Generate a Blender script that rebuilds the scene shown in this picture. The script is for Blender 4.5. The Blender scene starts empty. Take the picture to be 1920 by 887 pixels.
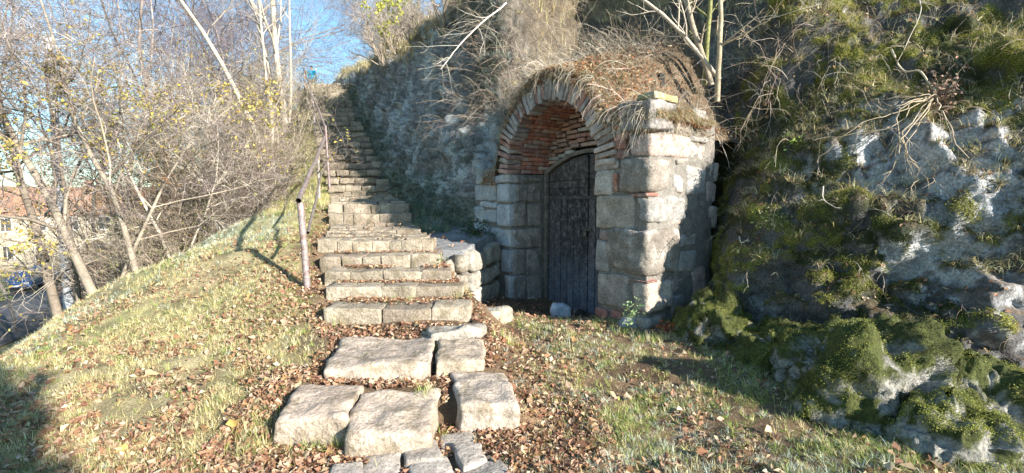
import bpy, math
import numpy as np
from mathutils import Vector
R = math.radians
rng = np.random.default_rng(7)
sc = bpy.context.scene
C = sc.collection

# ------------------------------------------------------------------ camera, sky, sun, exposure
PITCH = R(4.45); FPX = 880.0
cam_d = bpy.data.cameras.new('camera'); cam = bpy.data.objects.new('camera', cam_d); C.objects.link(cam)
cam_d.sensor_width = 36; cam_d.lens = 36 * FPX / 1920; cam_d.clip_start = .05; cam_d.clip_end = 2000
cam.location = (0, 0, 0); cam.rotation_euler = (R(90) - PITCH, 0, 0)
sc.camera = cam
SUN_EL, SUN_AZ = R(21), R(50)          # the sun stands behind the camera, to its right
to_sun = Vector((math.sin(SUN_AZ) * math.cos(SUN_EL), -math.cos(SUN_AZ) * math.cos(SUN_EL), math.sin(SUN_EL)))
w = bpy.data.worlds.new('World'); sc.world = w; w.use_nodes = True
nt = w.node_tree; bg = nt.nodes['Background']
sky = nt.nodes.new('ShaderNodeTexSky'); sky.sky_type = 'NISHITA'; sky.sun_disc = False
sky.sun_elevation = SUN_EL; sky.sun_rotation = math.atan2(to_sun.x, to_sun.y)
sky.air_density = 1.0; sky.dust_density = .2; sky.ozone_density = 1.0; sky.altitude = 800
tn = nt.nodes.new('ShaderNodeVectorMath'); tn.operation = 'MULTIPLY'; tn.inputs[1].default_value = (.80, 1.03, 1.05)
nt.links.new(sky.outputs[0], tn.inputs[0]); nt.links.new(tn.outputs[0], bg.inputs[0]); bg.inputs[1].default_value = .10
sl = bpy.data.lights.new('sun', 'SUN'); sl.energy = 5.0; sl.angle = R(.5); sl.color = (1, .93, .82)
so = bpy.data.objects.new('sun', sl); C.objects.link(so)
so.rotation_euler = (-to_sun).to_track_quat('-Z', 'Y').to_euler(); so.location = (20, -20, 15)
vs = sc.view_settings; sc.display_settings.display_device = 'sRGB'
vs.view_transform = 'Standard'; vs.look = 'None'; vs.exposure = 1.5; vs.gamma = 1; vs.use_curve_mapping = False
sc.render.engine = 'CYCLES'
sc.cycles.max_bounces = 5; sc.cycles.diffuse_bounces = 3; sc.cycles.glossy_bounces = 2
sc.cycles.transmission_bounces = 2; sc.cycles.use_denoising = True

# ------------------------------------------------------------------ numbers
A = lambda *a: np.array(a, float)
FW = A(0, math.cos(PITCH), -math.sin(PITCH)); UP = A(0, math.sin(PITCH), math.cos(PITCH)); RT = A(1, 0, 0)
def ray(px, py): return RT * (px - 960) / FPX + UP * (443.5 - py) / FPX + FW
def at_y(px, py, Y): d = ray(px, py); return d * (Y / d[1])
def at_h(px, py, h): d = ray(px, py); return d * (h / d[2])
def at_plane(px, py, P0, n): d = ray(px, py); return d * (np.dot(P0, n) / np.dot(d, n))
def unit(v): return v / (np.linalg.norm(v, axis=-1, keepdims=True) + 1e-12)
def sstep(a, b, x): t = np.clip((x - a) / (b - a), 0, 1); return t * t * (3 - 2 * t)
def _h(ix, iy, iz, s):
    n = (ix * 374761393 + iy * 668265263 + iz * 1103515245 + s * 1274126177) & 0xffffffff
    n = ((n ^ (n >> 13)) * 1274126177) & 0xffffffff
    n = ((n ^ (n >> 15)) * 668265263) & 0xffffffff
    return ((n ^ (n >> 16)) & 0xffff) / 32767.5 - 1
def vnoise(P, s=0):
    P = np.asarray(P, float); I = np.floor(P).astype(np.int64); f = P - I; f = f * f * f * (f * (f * 6 - 15) + 10)
    x, y, z = I[..., 0], I[..., 1], I[..., 2]; fx, fy, fz = f[..., 0], f[..., 1], f[..., 2]
    r = 0
    for a in (0, 1):
        wx = fx if a else 1 - fx
        for b in (0, 1):
            wy = fy if b else 1 - fy
            r = r + wx * wy * (_h(x + a, y + b, z, s) * (1 - fz) + _h(x + a, y + b, z + 1, s) * fz)
    return r
def fbm(P, f=1., o=4, s=0, g=.5, ridge=False):
    P = np.asarray(P, float); r = 0; a = 1; t = 0
    for k in range(o):
        n = vnoise(P * f + 17.3 * k, s + k)
        if ridge: n = 1 - 2 * np.abs(n)
        r = r + a * n; t += a; a *= g; f *= 2.03
    return r / t
def P3(X, Y, Z=0): return np.stack([X, Y, np.zeros_like(X) + Z], -1)

# ------------------------------------------------------------------ mesh collector
class MB:
    def __init__(s): s.V = []; s.Q = []; s.T = []; s.Cc = []; s.n = 0
    def add(s, V, F, col=(1, 1, 1)):
        V = np.asarray(V, float).reshape(-1, 3); F = np.asarray(F, np.int64)
        c = np.asarray(col, float)
        if c.ndim == 1: c = np.tile(c, (len(V), 1))
        (s.Q if F.shape[1] == 4 else s.T).append(F + s.n)
        s.V.append(V); s.Cc.append(c.reshape(-1, 3)); s.n += len(V)
    def build(s, name, mat, parent=None, smooth=True, origin=None):
        V = np.concatenate(s.V); c = np.concatenate(s.Cc)
        if parent is not None: o0 = A(*parent['_o'])
        elif origin is not None: o0 = A(*origin)
        else: o0 = A((V[:, 0].min() + V[:, 0].max()) / 2, (V[:, 1].min() + V[:, 1].max()) / 2, V[:, 2].min())
        Q = np.concatenate(s.Q) if s.Q else np.zeros((0, 4), np.int64)
        T = np.concatenate(s.T) if s.T else np.zeros((0, 3), np.int64)
        me = bpy.data.meshes.new(name)
        me.vertices.add(len(V)); me.vertices.foreach_set('co', (V - o0).astype(np.float32).ravel())
        lo = np.concatenate([Q.ravel(), T.ravel()]).astype(np.int32)
        me.loops.add(len(lo)); me.loops.foreach_set('vertex_index', lo)
        ls = np.concatenate([np.arange(len(Q)) * 4, len(Q) * 4 + np.arange(len(T)) * 3]).astype(np.int32)
        me.polygons.add(len(ls)); me.polygons.foreach_set('loop_start', ls)
        me.polygons.foreach_set('loop_total', np.concatenate([np.full(len(Q), 4), np.full(len(T), 3)]).astype(np.int32))
        me.polygons.foreach_set('use_smooth', np.full(len(ls), smooth))
        me.update(calc_edges=True); me.validate()
        at = me.attributes.new('Col', 'FLOAT_COLOR', 'POINT')
        at.data.foreach_set('color', np.concatenate([c, np.ones((len(c), 1))], 1).astype(np.float32).ravel())
        me.materials.append(mat)
        o = bpy.data.objects.new(name, me); C.objects.link(o)
        o['_o'] = [float(x) for x in o0]
        if parent is not None: o.parent = parent; o.location = (0, 0, 0)
        else: o.location = o0
        return o
def tag(o, label=None, cat=None, group=None, kind=None):
    if label: o['label'] = label
    if cat: o['category'] = cat
    if group: o['group'] = group
    if kind: o['kind'] = kind
    return o
def empty(name, loc, label, cat, group=None):
    o = bpy.data.objects.new(name, None); C.objects.link(o); o.location = loc; o['_o'] = [float(x) for x in loc]
    o.empty_display_size = .1
    return tag(o, label, cat, group)
def copy_tree(o, parent=None):
    c = o.copy(); C.objects.link(c); c.parent = parent
    for ch in list(o.children): copy_tree(ch, c)
    return c

# ------------------------------------------------------------------ shapes
_tc = {}
def _cube(a, b, c):
    k = (a, b, c)
    if k in _tc: return _tc[k]
    idx = {}; V = []; F = []
    def vi(p):
        if p not in idx: idx[p] = len(V); V.append(p)
        return idx[p]
    n = (a, b, c)
    for ax in range(3):
        u, v = [(1, 2), (2, 0), (0, 1)][ax]
        for side in (0, n[ax]):
            for i in range(n[u]):
                for j in range(n[v]):
                    q = []
                    for di, dj in ((0, 0), (1, 0), (1, 1), (0, 1)):
                        p = [0, 0, 0]; p[ax] = side; p[u] = i + di; p[v] = j + dj; q.append(vi(tuple(p)))
                    F.append(q if side else q[::-1])
    _tc[k] = (np.array(V), np.array(F)); return _tc[k]
def rblock(c, ax, half, r=.02, seg=(3, 3, 3), amp=.008, f=6., warp=.0, seed=0, taper=0, skew=0):
    """rounded, roughly hewn block; ax = rows of three unit axes"""
    half = np.asarray(half, float); r = min(r, half.min() * .8)
    segs = [s_ + 4 for s_ in seg]; I, F = _cube(*segs)
    p = np.zeros((len(I), 3))
    for k in range(3):
        e = r / half[k]; t = np.concatenate([[-1, -1 + .35 * e], np.linspace(-1 + e, 1 - e, seg[k] + 1), [1 - .35 * e, 1]])
        p[:, k] = t[I[:, k]] * half[k]
    inner = np.clip(p, -(half - r), half - r); d = unit(p - inner); q = inner + r * d
    if skew:
        k4 = np.random.default_rng(int(seed) + 500).normal(0, skew, (4, 3)); k4[:, 2] *= .4; a_, b_ = (q[:, 0:1] / half[0] + 1) / 2, (q[:, 1:2] / half[1] + 1) / 2
        q = q + k4[0] * a_ * b_ + k4[1] * a_ * (1 - b_) + k4[2] * (1 - a_) * b_ + k4[3] * (1 - a_) * (1 - b_)
    if taper: q[:, :2] *= (1 - taper * (q[:, 2:] / half[2]))
    ax = np.asarray(ax, float); W = q @ ax + c; D = d @ ax
    W0 = W + seed * 3.7
    W = W + D * (fbm(W0, f, 3, 5) * amp)[:, None]
    if warp: W = W + np.stack([vnoise(W0 * f * .35, 11), vnoise(W0 * f * .35, 12), vnoise(W0 * f * .35, 13)], -1) * warp
    return W, F
def tubes(P, Rr, sides=4, col=(1, 1, 1)):
    """P (N,K,3) polylines, Rr (N,K) radii"""
    N, K, _ = P.shape
    T = unit(np.gradient(P, axis=1)); ref = np.zeros_like(T); ref[..., 0] = .31; ref[..., 1] = .52; ref[..., 2] = .3
    ref = np.where(np.abs(T[..., 2:3]) > .8, ref, A(.1, .15, 1.))
    n = unit(np.cross(T, ref)); b = np.cross(T, n)
    a = np.arange(sides) / sides * 2 * np.pi
    V = P[:, :, None] + Rr[:, :, None, None] * (np.cos(a)[None, None, :, None] * n[:, :, None] + np.sin(a)[None, None, :, None] * b[:, :, None])
    V = V.reshape(-1, 3)
    i, k, s_ = np.meshgrid(np.arange(N), np.arange(K - 1), np.arange(sides), indexing='ij')
    base = i * K * sides + k * sides; s2 = (s_ + 1) % sides
    F = np.stack([base + s_, base + s2, base + sides + s2, base + sides + s_], -1).reshape(-1, 4)
    c = np.asarray(col, float)
    if c.ndim == 2: c = np.repeat(c, K * sides, 0)
    return V, F, c
def ribbons(P, W, side, col):
    N, K, _ = P.shape
    V = np.stack([P - side[:, None] * W[:, :, None], P + side[:, None] * W[:, :, None]], 2).reshape(-1, 3)
    i, k = np.meshgrid(np.arange(N), np.arange(K - 1), indexing='ij'); b = i * K * 2 + k * 2
    F = np.stack([b, b + 1, b + 3, b + 2], -1).reshape(-1, 4)
    c = np.asarray(col, float)
    if c.ndim == 2: c = np.repeat(c, K * 2, 0)
    return V, F, c
def grid(V):
    n, m = V.shape[:2]; i, j = np.meshgrid(np.arange(n - 1), np.arange(m - 1), indexing='ij'); b = i * m + j
    return V.reshape(-1, 3), np.stack([b, b + m, b + m + 1, b + 1], -1).reshape(-1, 4)
def sweep(pts, rad, sides=10, sub=1):
    P = np.asarray(pts, float); return P[None], np.broadcast_to(np.asarray(rad, float), (len(P),))[None]
def rnd_unit(n): return unit(rng.normal(size=(n, 3)))
def palette(cols, n, wts=None, var=.18):
    cols = np.asarray(cols, float); i = rng.choice(len(cols), n, p=None if wts is None else np.asarray(wts) / np.sum(wts))
    return np.clip(cols[i] * (1 + rng.normal(0, var, (n, 1))) * (1 + rng.normal(0, var * .25, (n, 3))), .004, .95)
def leaves(P, N, size, col, elong=.65, fold=.35):
    """folded diamond leaves with centre P, normal N"""
    n = len(P); u = unit(np.cross(N, rnd_unit(n))); v = np.cross(N, u); s_ = np.asarray(size).reshape(-1, 1) * np.ones((n, 1)) / 2
    f = rng.normal(fold, .2, (n, 1))
    a = P - u * s_; b = P + v * s_ * elong + N * s_ * f; c = P + u * s_ + N * s_ * rng.normal(.1, .3, (n, 1)); d = P - v * s_ * elong + N * s_ * f
    V = np.stack([a, b, c, d], 1).reshape(-1, 3); i = np.arange(n)[:, None] * 4
    F = np.concatenate([i + [0, 1, 2], i + [0, 2, 3]], 0)
    return V, F, np.repeat(col, 4, 0)

# ------------------------------------------------------------------ materials
def material(name, rough=.9, fine=40., mid=7., var=.35, midvar=.3, bump=.4, bscale=30., metal=0., spec=.3, tint=None, tint_amt=0., tscale=3., bdist=.01, trans=0.):
    m = bpy.data.materials.new(name); m.use_nodes = True; t = m.node_tree; N = t.nodes; L = t.links
    b = N['Principled BSDF']; b.inputs['Roughness'].default_value = rough; b.inputs['Metallic'].default_value = metal
    b.inputs['Specular IOR Level'].default_value = spec
    at = N.new('ShaderNodeAttribute'); at.attribute_name = 'Col'
    tc = N.new('ShaderNodeTexCoord')
    def noise(s_, d=6):
        n = N.new('ShaderNodeTexNoise'); n.inputs['Scale'].default_value = s_; n.inputs['Detail'].default_value = d
        n.inputs['Roughness'].default_value = .65; L.new(tc.outputs['Object'], n.inputs['Vector']); return n
    def mrange(n, lo, hi, a=.3, c=.7):
        r = N.new('ShaderNodeMapRange'); r.inputs[1].default_value = a; r.inputs[2].default_value = c
        r.inputs[3].default_value = lo; r.inputs[4].default_value = hi; L.new(n.outputs[0], r.inputs[0]); return r
    col = at.outputs['Color']
    if tint is not None:
        r = mrange(noise(tscale, 8), 0, tint_amt, .48, .62); mx = N.new('ShaderNodeMix'); mx.data_type = 'RGBA'
        L.new(r.outputs[0], mx.inputs[0]); L.new(col, mx.inputs[6]); mx.inputs[7].default_value = (*tint, 1); col = mx.outputs[2]
    for s_, v in ((mid, midvar), (fine, var)):
        if v <= 0: continue
        r = mrange(noise(s_), 1 - v, 1 + v); mx = N.new('ShaderNodeVectorMath'); mx.operation = 'SCALE'
        L.new(col, mx.inputs[0]); L.new(r.outputs[0], mx.inputs[3]); col = mx.outputs[0]
    L.new(col, b.inputs['Base Color'])
    if bump:
        bp = N.new('ShaderNodeBump'); bp.inputs['Strength'].default_value = bump; bp.inputs['Distance'].default_value = bdist
        L.new(noise(bscale, 10).outputs[0], bp.inputs['Height']); L.new(bp.outputs[0], b.inputs['Normal'])
    if trans:
        tr = N.new('ShaderNodeBsdfTranslucent'); ms = N.new('ShaderNodeMixShader'); ms.inputs[0].default_value = trans
        L.new(col, tr.inputs[0]); L.new(b.outputs[0], ms.inputs[1]); L.new(tr.outputs[0], ms.inputs[2])
        L.new(ms.outputs[0], N['Material Output'].inputs[0])
    return m
M_STONE = material('hewn_stone', fine=55, mid=8, var=.42, midvar=.3, bump=.9, bscale=22, bdist=.03, tint=(.44, .40, .36), tint_amt=.55, tscale=5, spec=.12)
M_STEP = material('step_stone', fine=60, mid=5, var=.4, midvar=.3, bump=.9, bscale=20, bdist=.03, tint=(.17, .14, .095), tint_amt=.75, tscale=6, spec=.12)
M_BRICK = material('old_brick', fine=60, mid=9, var=.35, midvar=.3, bump=.6, bscale=45, bdist=.008, tint=(.42, .38, .34), tint_amt=.5, tscale=12)
M_MORTAR = material('mortar', fine=60, mid=9, var=.4, midvar=.3, bump=.9, bscale=40, bdist=.02)
M_GROUND = material('soil', fine=70, mid=4, var=.45, midvar=.3, bump=1., bscale=50, bdist=.02)
M_ROCK = material('cliff_rock', fine=45, mid=5, var=.55, midvar=.35, bump=1., bscale=18, bdist=.05)
M_WOOD = material('weathered_wood', fine=34, mid=6, var=.5, midvar=.4, bump=.5, bscale=40, tint=(.17, .15, .145), tint_amt=.7, tscale=14)
M_BARK = material('bark', fine=20, mid=3, var=.25, midvar=.25, bump=.5, bscale=25)
M_TWIG = material('twig', fine=5, mid=3, var=0, midvar=.2, bump=0)
M_LEAF = material('leaf', rough=.7, var=0, midvar=.15, bump=0, trans=.25)
M_GRASS = material('grass_blade', rough=.6, var=0, midvar=.12, bump=0, trans=.2)
M_RUST = material('rusty_paint', rough=.55, metal=.2, fine=50, mid=9, var=.4, midvar=.3, bump=.5, bscale=60, bdist=.004, tint=(.15, .085, .06), tint_amt=.7, tscale=14)
M_IRON = material('iron', rough=.5, metal=.7, fine=30, bump=.3)
M_ASPH = material('asphalt', fine=5, mid=.5, var=.2, midvar=.15, bump=.3)
M_PAINT = material('car_paint', rough=.25, spec=.6, var=0, midvar=0, bump=0)
M_GLASS = material('window_glass', rough=.08, spec=.8, var=0, midvar=0, bump=0)
M_PLAST = material('plaster', fine=8, mid=.6, var=.1, midvar=.12, bump=.2)
M_CLOTH = material('cloth', rough=.85, var=.1, midvar=.1, bump=.2)
M_SKIN = material('skin', rough=.6, var=0, midvar=0, bump=0)

# ------------------------------------------------------------------ terrain
SY = [-30, 2.6, 2.8, 2.98, 3.25, 3.5, 4.05, 4.3, 4.9, 5.3, 5.75, 6.1, 8.2, 8.6, 10.8, 11.1, 18.5, 19.5, 30, 45, 90]
SH = [-1.57, -1.555, -1.525, -1.44, -1.345, -1.34, -1.23, -1.2, -1.05, -.97, -.83, -.66, -.46, -.24, .09, .22, 4.4, 4.6, 6.7, 8, 8]
def S(Y): return np.interp(Y, SY, SH)
def XL(Y): return np.interp(Y, [0, 2.8, 3.6, 4.5, 6.1, 8.2, 10.8, 18.5, 30, 60], [-1.45, -1.45, -1.45, -1.8, -2.56, -3.21, -4.2, -8.0, -13.4, -26])
def XR(Y): return np.interp(Y, [0, 3, 4.5, 5, 5.4, 5.8, 6.1, 8.2, 10.8, 14, 18.5, 30, 60], [-.2, -.25, -.38, -.5, -.7, -.9, -1.05, -1.77, -2.76, -4.35, -6.5, -11.5, -24])
def XC(Y): return np.interp(Y, [-10, 2, 4.5, 7, 10, 12, 18, 30, 60], [-7, -5.6, -5.0, -5.2, -5.4, -5.9, -8.9, -14.6, -29])
def ledge(X, Y): return (Y > 6.26) & (X < -.64 + (Y - 6.2) * .3)
def ground(X, Y, detail=True):
    X = np.asarray(X, float); Y = np.asarray(Y, float)
    s_ = S(Y); xl = XL(Y); xr = XR(Y)
    d = np.maximum(xl - X, 0); hl = s_ + .0 - .05 * d + .05 * np.exp(-((d - .5) / .5) ** 2) * sstep(3.5, 5, Y)
    k = 2.2; q = (XC(Y) - X); fall = np.log1p(np.exp(np.clip(q * k, -30, 30))) / k; fall = np.where(q * k > 30, q, fall)
    hl = hl - (.78 + .25 * sstep(10, 13, Y)) * fall
    hl = -7 + np.log1p(np.exp(np.clip((hl + 7) * 3, -30, 30))) / 3
    e = np.maximum(X - xr, 0)
    yard = -1.56 + .16 * sstep(2.7, 4.5, Y) + .06 * sstep(1, 2.2, X) - .28 * np.exp(-((X - .75) ** 2 + (Y - 6.75) ** 2) / 1.1)
    w = np.where(Y < 6, 1 - sstep(0, .55, e), 0.)
    low = s_ * w + yard * (1 - w)
    verge = np.minimum(s_ - .02 + .02 * e, s_ + .2)
    hr = np.where(ledge(X, Y) | (Y > 8.6), verge, low)
    h = np.where(X < xl, hl, np.where(X > xr, hr, s_ - .02))
    h = np.where((X > -.52) & (X < .4) & (Y < 3.14) & (Y > 2), np.minimum(h, -1.552), h)
    if detail:
        P = P3(X, Y)
        near = np.exp(-np.maximum(Y - 8, 0) / 12) * (1 - .85 * sstep(3.35, 3.05, Y) * sstep(-1.7, -1.3, X) * sstep(.8, .3, X))
        h = h + (fbm(P, 1.3, 3, 21) * .05 + fbm(P, 9, 3, 22) * .018) * near
    return h
def axis(parts):
    out = []
    for a, b, n in parts: out.append(np.linspace(a, b, n, endpoint=False))
    return np.concatenate(out + [[parts[-1][1]]])
gx = axis([(-400, -60, 8), (-60, -14, 40), (-14, -6, 70), (-6, 3.6, 240), (3.6, 12, 20), (12, 400, 10)])
gy = axis([(-60, -2, 8), (-2, 2.2, 20), (2.2, 9, 180), (9, 20, 120), (20, 60, 60), (60, 500, 12)])
GX, GY = np.meshgrid(gx, gy, indexing='ij'); GH = ground(GX, GY)
def soil_col(X, Y):
    P = P3(X, Y); n = fbm(P, 1.1, 4, 31)[..., None]; n2 = fbm(P, 5, 3, 33)[..., None]
    c = A(.15, .10, .06) * (1 + .5 * n2) + 0 * n
    straw = A(.42, .36, .20); green = A(.11, .13, .045)
    left = sstep(.0, .5, XL(Y) - X)[..., None]; far = sstep(7, 11, Y)[..., None]
    c = c * (1 - .8 * left) + .8 * left * (straw * (.75 + .5 * n2) * (1 - .35 * sstep(0, .3, n)) + A(.16, .20, .05) * .35 * sstep(0, .3, n))
    c = c * (1 - far * .8) + far * .8 * (green * .6 + straw * .4)
    frost = .7 * (np.exp(-((Y - 8.3) / 1.3) ** 2) * sstep(.4, 1.0, XL(Y) - X))[..., None] * sstep(-.3, .3, n)
    c = c * (1 - .6 * frost) + A(.30, .34, .25) * .6 * frost
    lg = (ledge(X, Y) & (X > XR(Y)))[..., None] * sstep(9.5, 7.5, Y)[..., None]
    c = c * (1 - lg) + A(.20, .205, .21) * lg  # ledge colour darkened in place of the pillar shadow that misses it
    return c
m = MB(); V, F = grid(np.stack([GX, GY, GH], -1)); m.add(V, F, soil_col(GX, GY).reshape(-1, 3))
tag(m.build('ground', M_GROUND, origin=(0, 0, 0)), kind='structure')

# street down in the valley, with a kerb
def flat_strip(name, pts, width, z, mat, col, thick=.1):
    P = A(*pts).reshape(-1, 2) if False else np.asarray(pts, float); t = unit(np.gradient(P, axis=0)); n = np.stack([-t[:, 1], t[:, 0]], -1)
    L0 = P + n * width / 2; R0 = P - n * width / 2
    V = np.concatenate([np.c_[L0, np.full(len(P), z)], np.c_[R0, np.full(len(P), z)], np.c_[L0, np.full(len(P), z - thick)], np.c_[R0, np.full(len(P), z - thick)]])
    n_ = len(P); F = []
    for i in range(n_ - 1):
        F += [[i, n_ + i, n_ + i + 1, i + 1], [i, i + 1, 2 * n_ + i + 1, 2 * n_ + i], [n_ + i, 3 * n_ + i, 3 * n_ + i + 1, n_ + i + 1]]
    b = MB(); b.add(V, F, col); return b.build(name, mat)
tag(flat_strip('road', [(-22, -5), (-26, 12), (-31, 28), (-38, 48), (-48, 75)], 9, -6.86, M_ASPH, (.13, .13, .135)), kind='structure')
tag(flat_strip('pavement', [(-28.2, -5), (-32.4, 12), (-37.6, 28), (-44.8, 48), (-55, 75)], 3, -6.74, M_ASPH, (.3, .29, .27), .2), kind='structure')

# ------------------------------------------------------------------ cliff: one sheet that follows the foot of the rock from the hill top to beyond the right edge
# x, y, base height, height of the rock face, slope of the hill above
CB = np.array([(-16, 45, 7.5, .6, .35), (-12.2, 32, 6.5, .6, .4), (-8.6, 24, 5.2, .7, .5), (-6.3, 19, 4.2, .9, .33), (-4.95, 16, 2.9, 1.5, .26), (-3.95, 14, 1.8, 2.4, .26),
               (-2.75, 11.6, .4, 3.7, .30), (-1.9, 10.2, -.1, 4.5, .5), (-1.2, 9.1, -.35, 4.8, .9), (-.68, 8.1, -.6, 4.8, 1.0), (-.05, 8.25, -.8, 3.6, .9),
               (.6, 8.35, -1.6, 3.5, .8), (1.35, 7.6, -1.8, 3.3, .8), (2.0, 6.65, -1.9, 3.3, .9), (2.32, 5.9, -1.9, 4, 1), (2.2, 5.3, -1.7, 5.5, 1.2),
               (2.42, 4.72, -1.6, 6, 1.4), (2.95, 4.33, -1.6, 6.5, 1.5), (3.6, 3.95, -1.6, 6.5, 1.5), (4.3, 3.5, -1.6, 6, 1.3), (5.1, 2.9, -1.6, 3.4, .7), (6.6, 1.85, -1.6, 2.6, .6), (8.5, .5, -1.6, 2.6, .6), (12, -1, -1.6, 2, .5)], float)  # last rows: unseen spur past the right edge, shaped to shade the lower rock
seg = np.linalg.norm(np.diff(CB[:, :2], axis=0), axis=1); arc = np.concatenate([[0], np.cumsum(seg)])
# u samples denser near the camera
fine_s = np.linspace(0, arc[-1], 6000); fx = np.interp(fine_s, arc, CB[:, 0]); fy = np.interp(fine_s, arc, CB[:, 1])
dens = 1 / np.maximum(np.hypot(fx, fy), 3.5); cd = np.cumsum(dens); cd /= cd[-1]
NU, NV1, NV2 = 900, 260, 110
us = np.interp(np.linspace(cd[0], 1, NU), cd, fine_s)
def gsm(a, x, sg):      # gaussian smoothing of CB column at arc x
    k = np.exp(-((fine_s[None] - x[:, None]) / sg) ** 2); k /= k.sum(1, keepdims=True); return k @ a
cb = [np.interp(fine_s, arc, CB[:, k]) for k in range(5)]
ux, uy = gsm(cb[0], us, .22), gsm(cb[1], us, .22); uh = gsm(cb[2], us, .4); uH = gsm(cb[3], us, .5); usl = gsm(cb[4], us, .8)
sx, sy = gsm(cb[0], us, 1.1), gsm(cb[1], us, 1.1)
T = unit(np.stack([np.gradient(sx, us), np.gradient(sy, us)], -1)); NIN = np.stack([-T[:, 1], T[:, 0]], -1)
v1 = np.linspace(0, 1, NV1); v2 = np.linspace(0, 1, NV2 + 1)[1:] ** 1.5
Z1 = v1[None] * uH[:, None]; lean = (.10 + .16 * sstep(2, 6, uy))[:, None]
right = sstep(5.8, 5.0, uy)[:, None] * (ux > 1.5)[:, None]
O1 = lean * Z1 - .28 * right * np.exp(-Z1 / .6) + right * .48 * np.maximum(Z1 - 1.5, 0)
O2 = O1[:, -1:] + v2[None] * 22; Z2 = Z1[:, -1:] + v2[None] * 22 * usl[:, None] * (1 - .35 * v2[None])
OFF = np.concatenate([O1, O2], 1); ZZ = np.concatenate([Z1, Z2], 1)
CP = np.stack([ux[:, None] + NIN[:, 0:1] * OFF, uy[:, None] + NIN[:, 1:2] * OFF, uh[:, None] - .15 + ZZ], -1)
def cnormals(G):
    du = np.gradient(G, axis=0); dv = np.gradient(G, axis=1); return unit(np.cross(du, dv))
N0 = cnormals(CP)
if np.mean(N0[NU // 2, :NV1] @ A(-.7, -.7, 0)) < 0: N0 = -N0
face = np.concatenate([np.ones((NU, NV1)), 1 - sstep(0, .12, v2)[None] * np.ones((NU, 1))], 1)
leftm = sstep(.4, -.4, CP[..., 0]) * face
rgt = sstep(2.2, 2.9, CP[..., 0]) * sstep(5.5, 4.8, CP[..., 1]) * face
Q = CP * A(1, 1, .55)
D = fbm(Q, .75, 3, 41) * (.34 + .14 * rgt) + fbm(CP, 2.2, 3, 42, ridge=True) * .13 + fbm(CP, 6.5, 3, 43) * .045 + fbm(CP, 20, 2, 44) * .014
D = D * (1 + .3 * leftm + .25 * rgt) + rgt * (fbm(CP, 1.4, 2, 47, ridge=True) * .14 + np.abs(fbm(CP * A(1, 1, 1.5), 3.1, 4, 48)) * .26 - .06) + np.abs(fbm(CP, 8, 3, 49)) * .05 * (rgt + leftm) + leftm * fbm(CP * A(1.6, 1.6, .35), 1.8, 3, 45, ridge=True) * .30
amp = np.where(face > .5, 1, 1.1)
amp = amp * (1 - .75 * sstep(.9, .2, np.hypot(CP[..., 0] - 2.3, CP[..., 1] - 5.6)))      # calm beside the pillar
arch_zone = sstep(7.9, 7.6, CP[..., 1] + .0 * CP[..., 0]) * sstep(5.9, 6.2, CP[..., 1]) * (CP[..., 0] > -.2) * (CP[..., 2] < 1.2)
amp = amp * (1 - .8 * arch_zone)
CP2 = CP + N0 * (D * amp)[..., None]
NC = cnormals(CP2)
if np.sum(NC * N0) < 0: NC = -NC
CPx, CPy, CPz = CP2[..., 0], CP2[..., 1], CP2[..., 2]
rightm = sstep(1.6, 2.2, CPx) * (CPy < 6.5)
n1 = fbm(CP2, 1.1, 4, 51); n2 = fbm(CP2, 3.2, 4, 52); n3 = fbm(CP2, 9, 3, 53); cn2 = n2; cn3 = n3
rock = np.ones(CP2.shape) * A(.23, .225, .23) * (1 + .45 * n2[..., None])
lich = sstep(.05, .3, fbm(CP2, 1.5, 2, 57) * .8 + .6 * n3 - .12 + .50 * sstep(2.9, 3.5, CPx) * sstep(1.2, .4, np.abs(CPz + .4)))[..., None]
stk = fbm(CP2 * A(1, 1, .3), 3.0, 4, 55); lich = np.where((CPx < .2)[..., None], sstep(-.22, .15, stk + .35 * n3 - .35 * sstep(-1.6, -.9, CPx) * sstep(1.2, 2.4, CPz))[..., None], lich)
rock = np.where((CPx < .2)[..., None], rock * 1.05, rock * .50)
rock = rock * (1 - .75 * lich) + np.where((CPx < .2)[..., None], A(.46, .51, .52), A(.52, .53, .55)) * .75 * lich
darkr = sstep(.1, .5, -n1 + .4 * n3)[..., None]; rock = rock * (1 - .55 * darkr) + A(.075, .07, .055) * .55 * darkr
moss_m = sstep(-.12, .14, .12 + n1 + .45 * n3 + .35 * (NC[..., 2] - .15) - .60 * sstep(3.0, 3.6, CPx) * sstep(1.0, .4, CPz) + .25 * sstep(2.7, 2.3, CPx)) * rightm
lowm = sstep(.45, 0, np.abs(CPz + .95) ) * 0
mbr = sstep(-.15, .45, n2 + .4 * n3 + .5 * sstep(.2, 1.6, CPz) + .4 * sstep(2.85, 2.4, CPx) - .15)[..., None]  # moss painted brighter high up and beside the pillar, where sun falls
mossc = (A(.028, .034, .010) * (1 - mbr) + A(.12, .13, .025) * mbr) * (1 + .4 * n3[..., None])
CP2 = CP2 + NC * (moss_m * (.02 + .05 * np.abs(n3)))[..., None]
col = rock * (1 - moss_m[..., None] * .9) + mossc * moss_m[..., None] * .9
hill = (1 - face)[..., None]; strawc = np.where((CPx > -1.6)[..., None] & (CPy < 12)[..., None], A(.10, .08, .055), A(.27, .21, .12)) * (1 + .4 * n3[..., None])
flatness = sstep(.35, .7, NC[..., 2])[..., None]
dirt = A(.13, .095, .06)
col = col * (1 - flatness * .7) + dirt * flatness * .7
col = col * (1 - hill * .85) + strawc * hill * .85
zn = (sstep(-1.2, -.6, CPx) * sstep(2.2, 1.6, CPx) * sstep(1.1, 1.8, CPz) * sstep(5.5, 6, CPy))[..., None]; col = col * (1 - .8 * zn) + A(.105, .085, .06) * (1 + .5 * n3[..., None]) * .8 * zn
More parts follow.
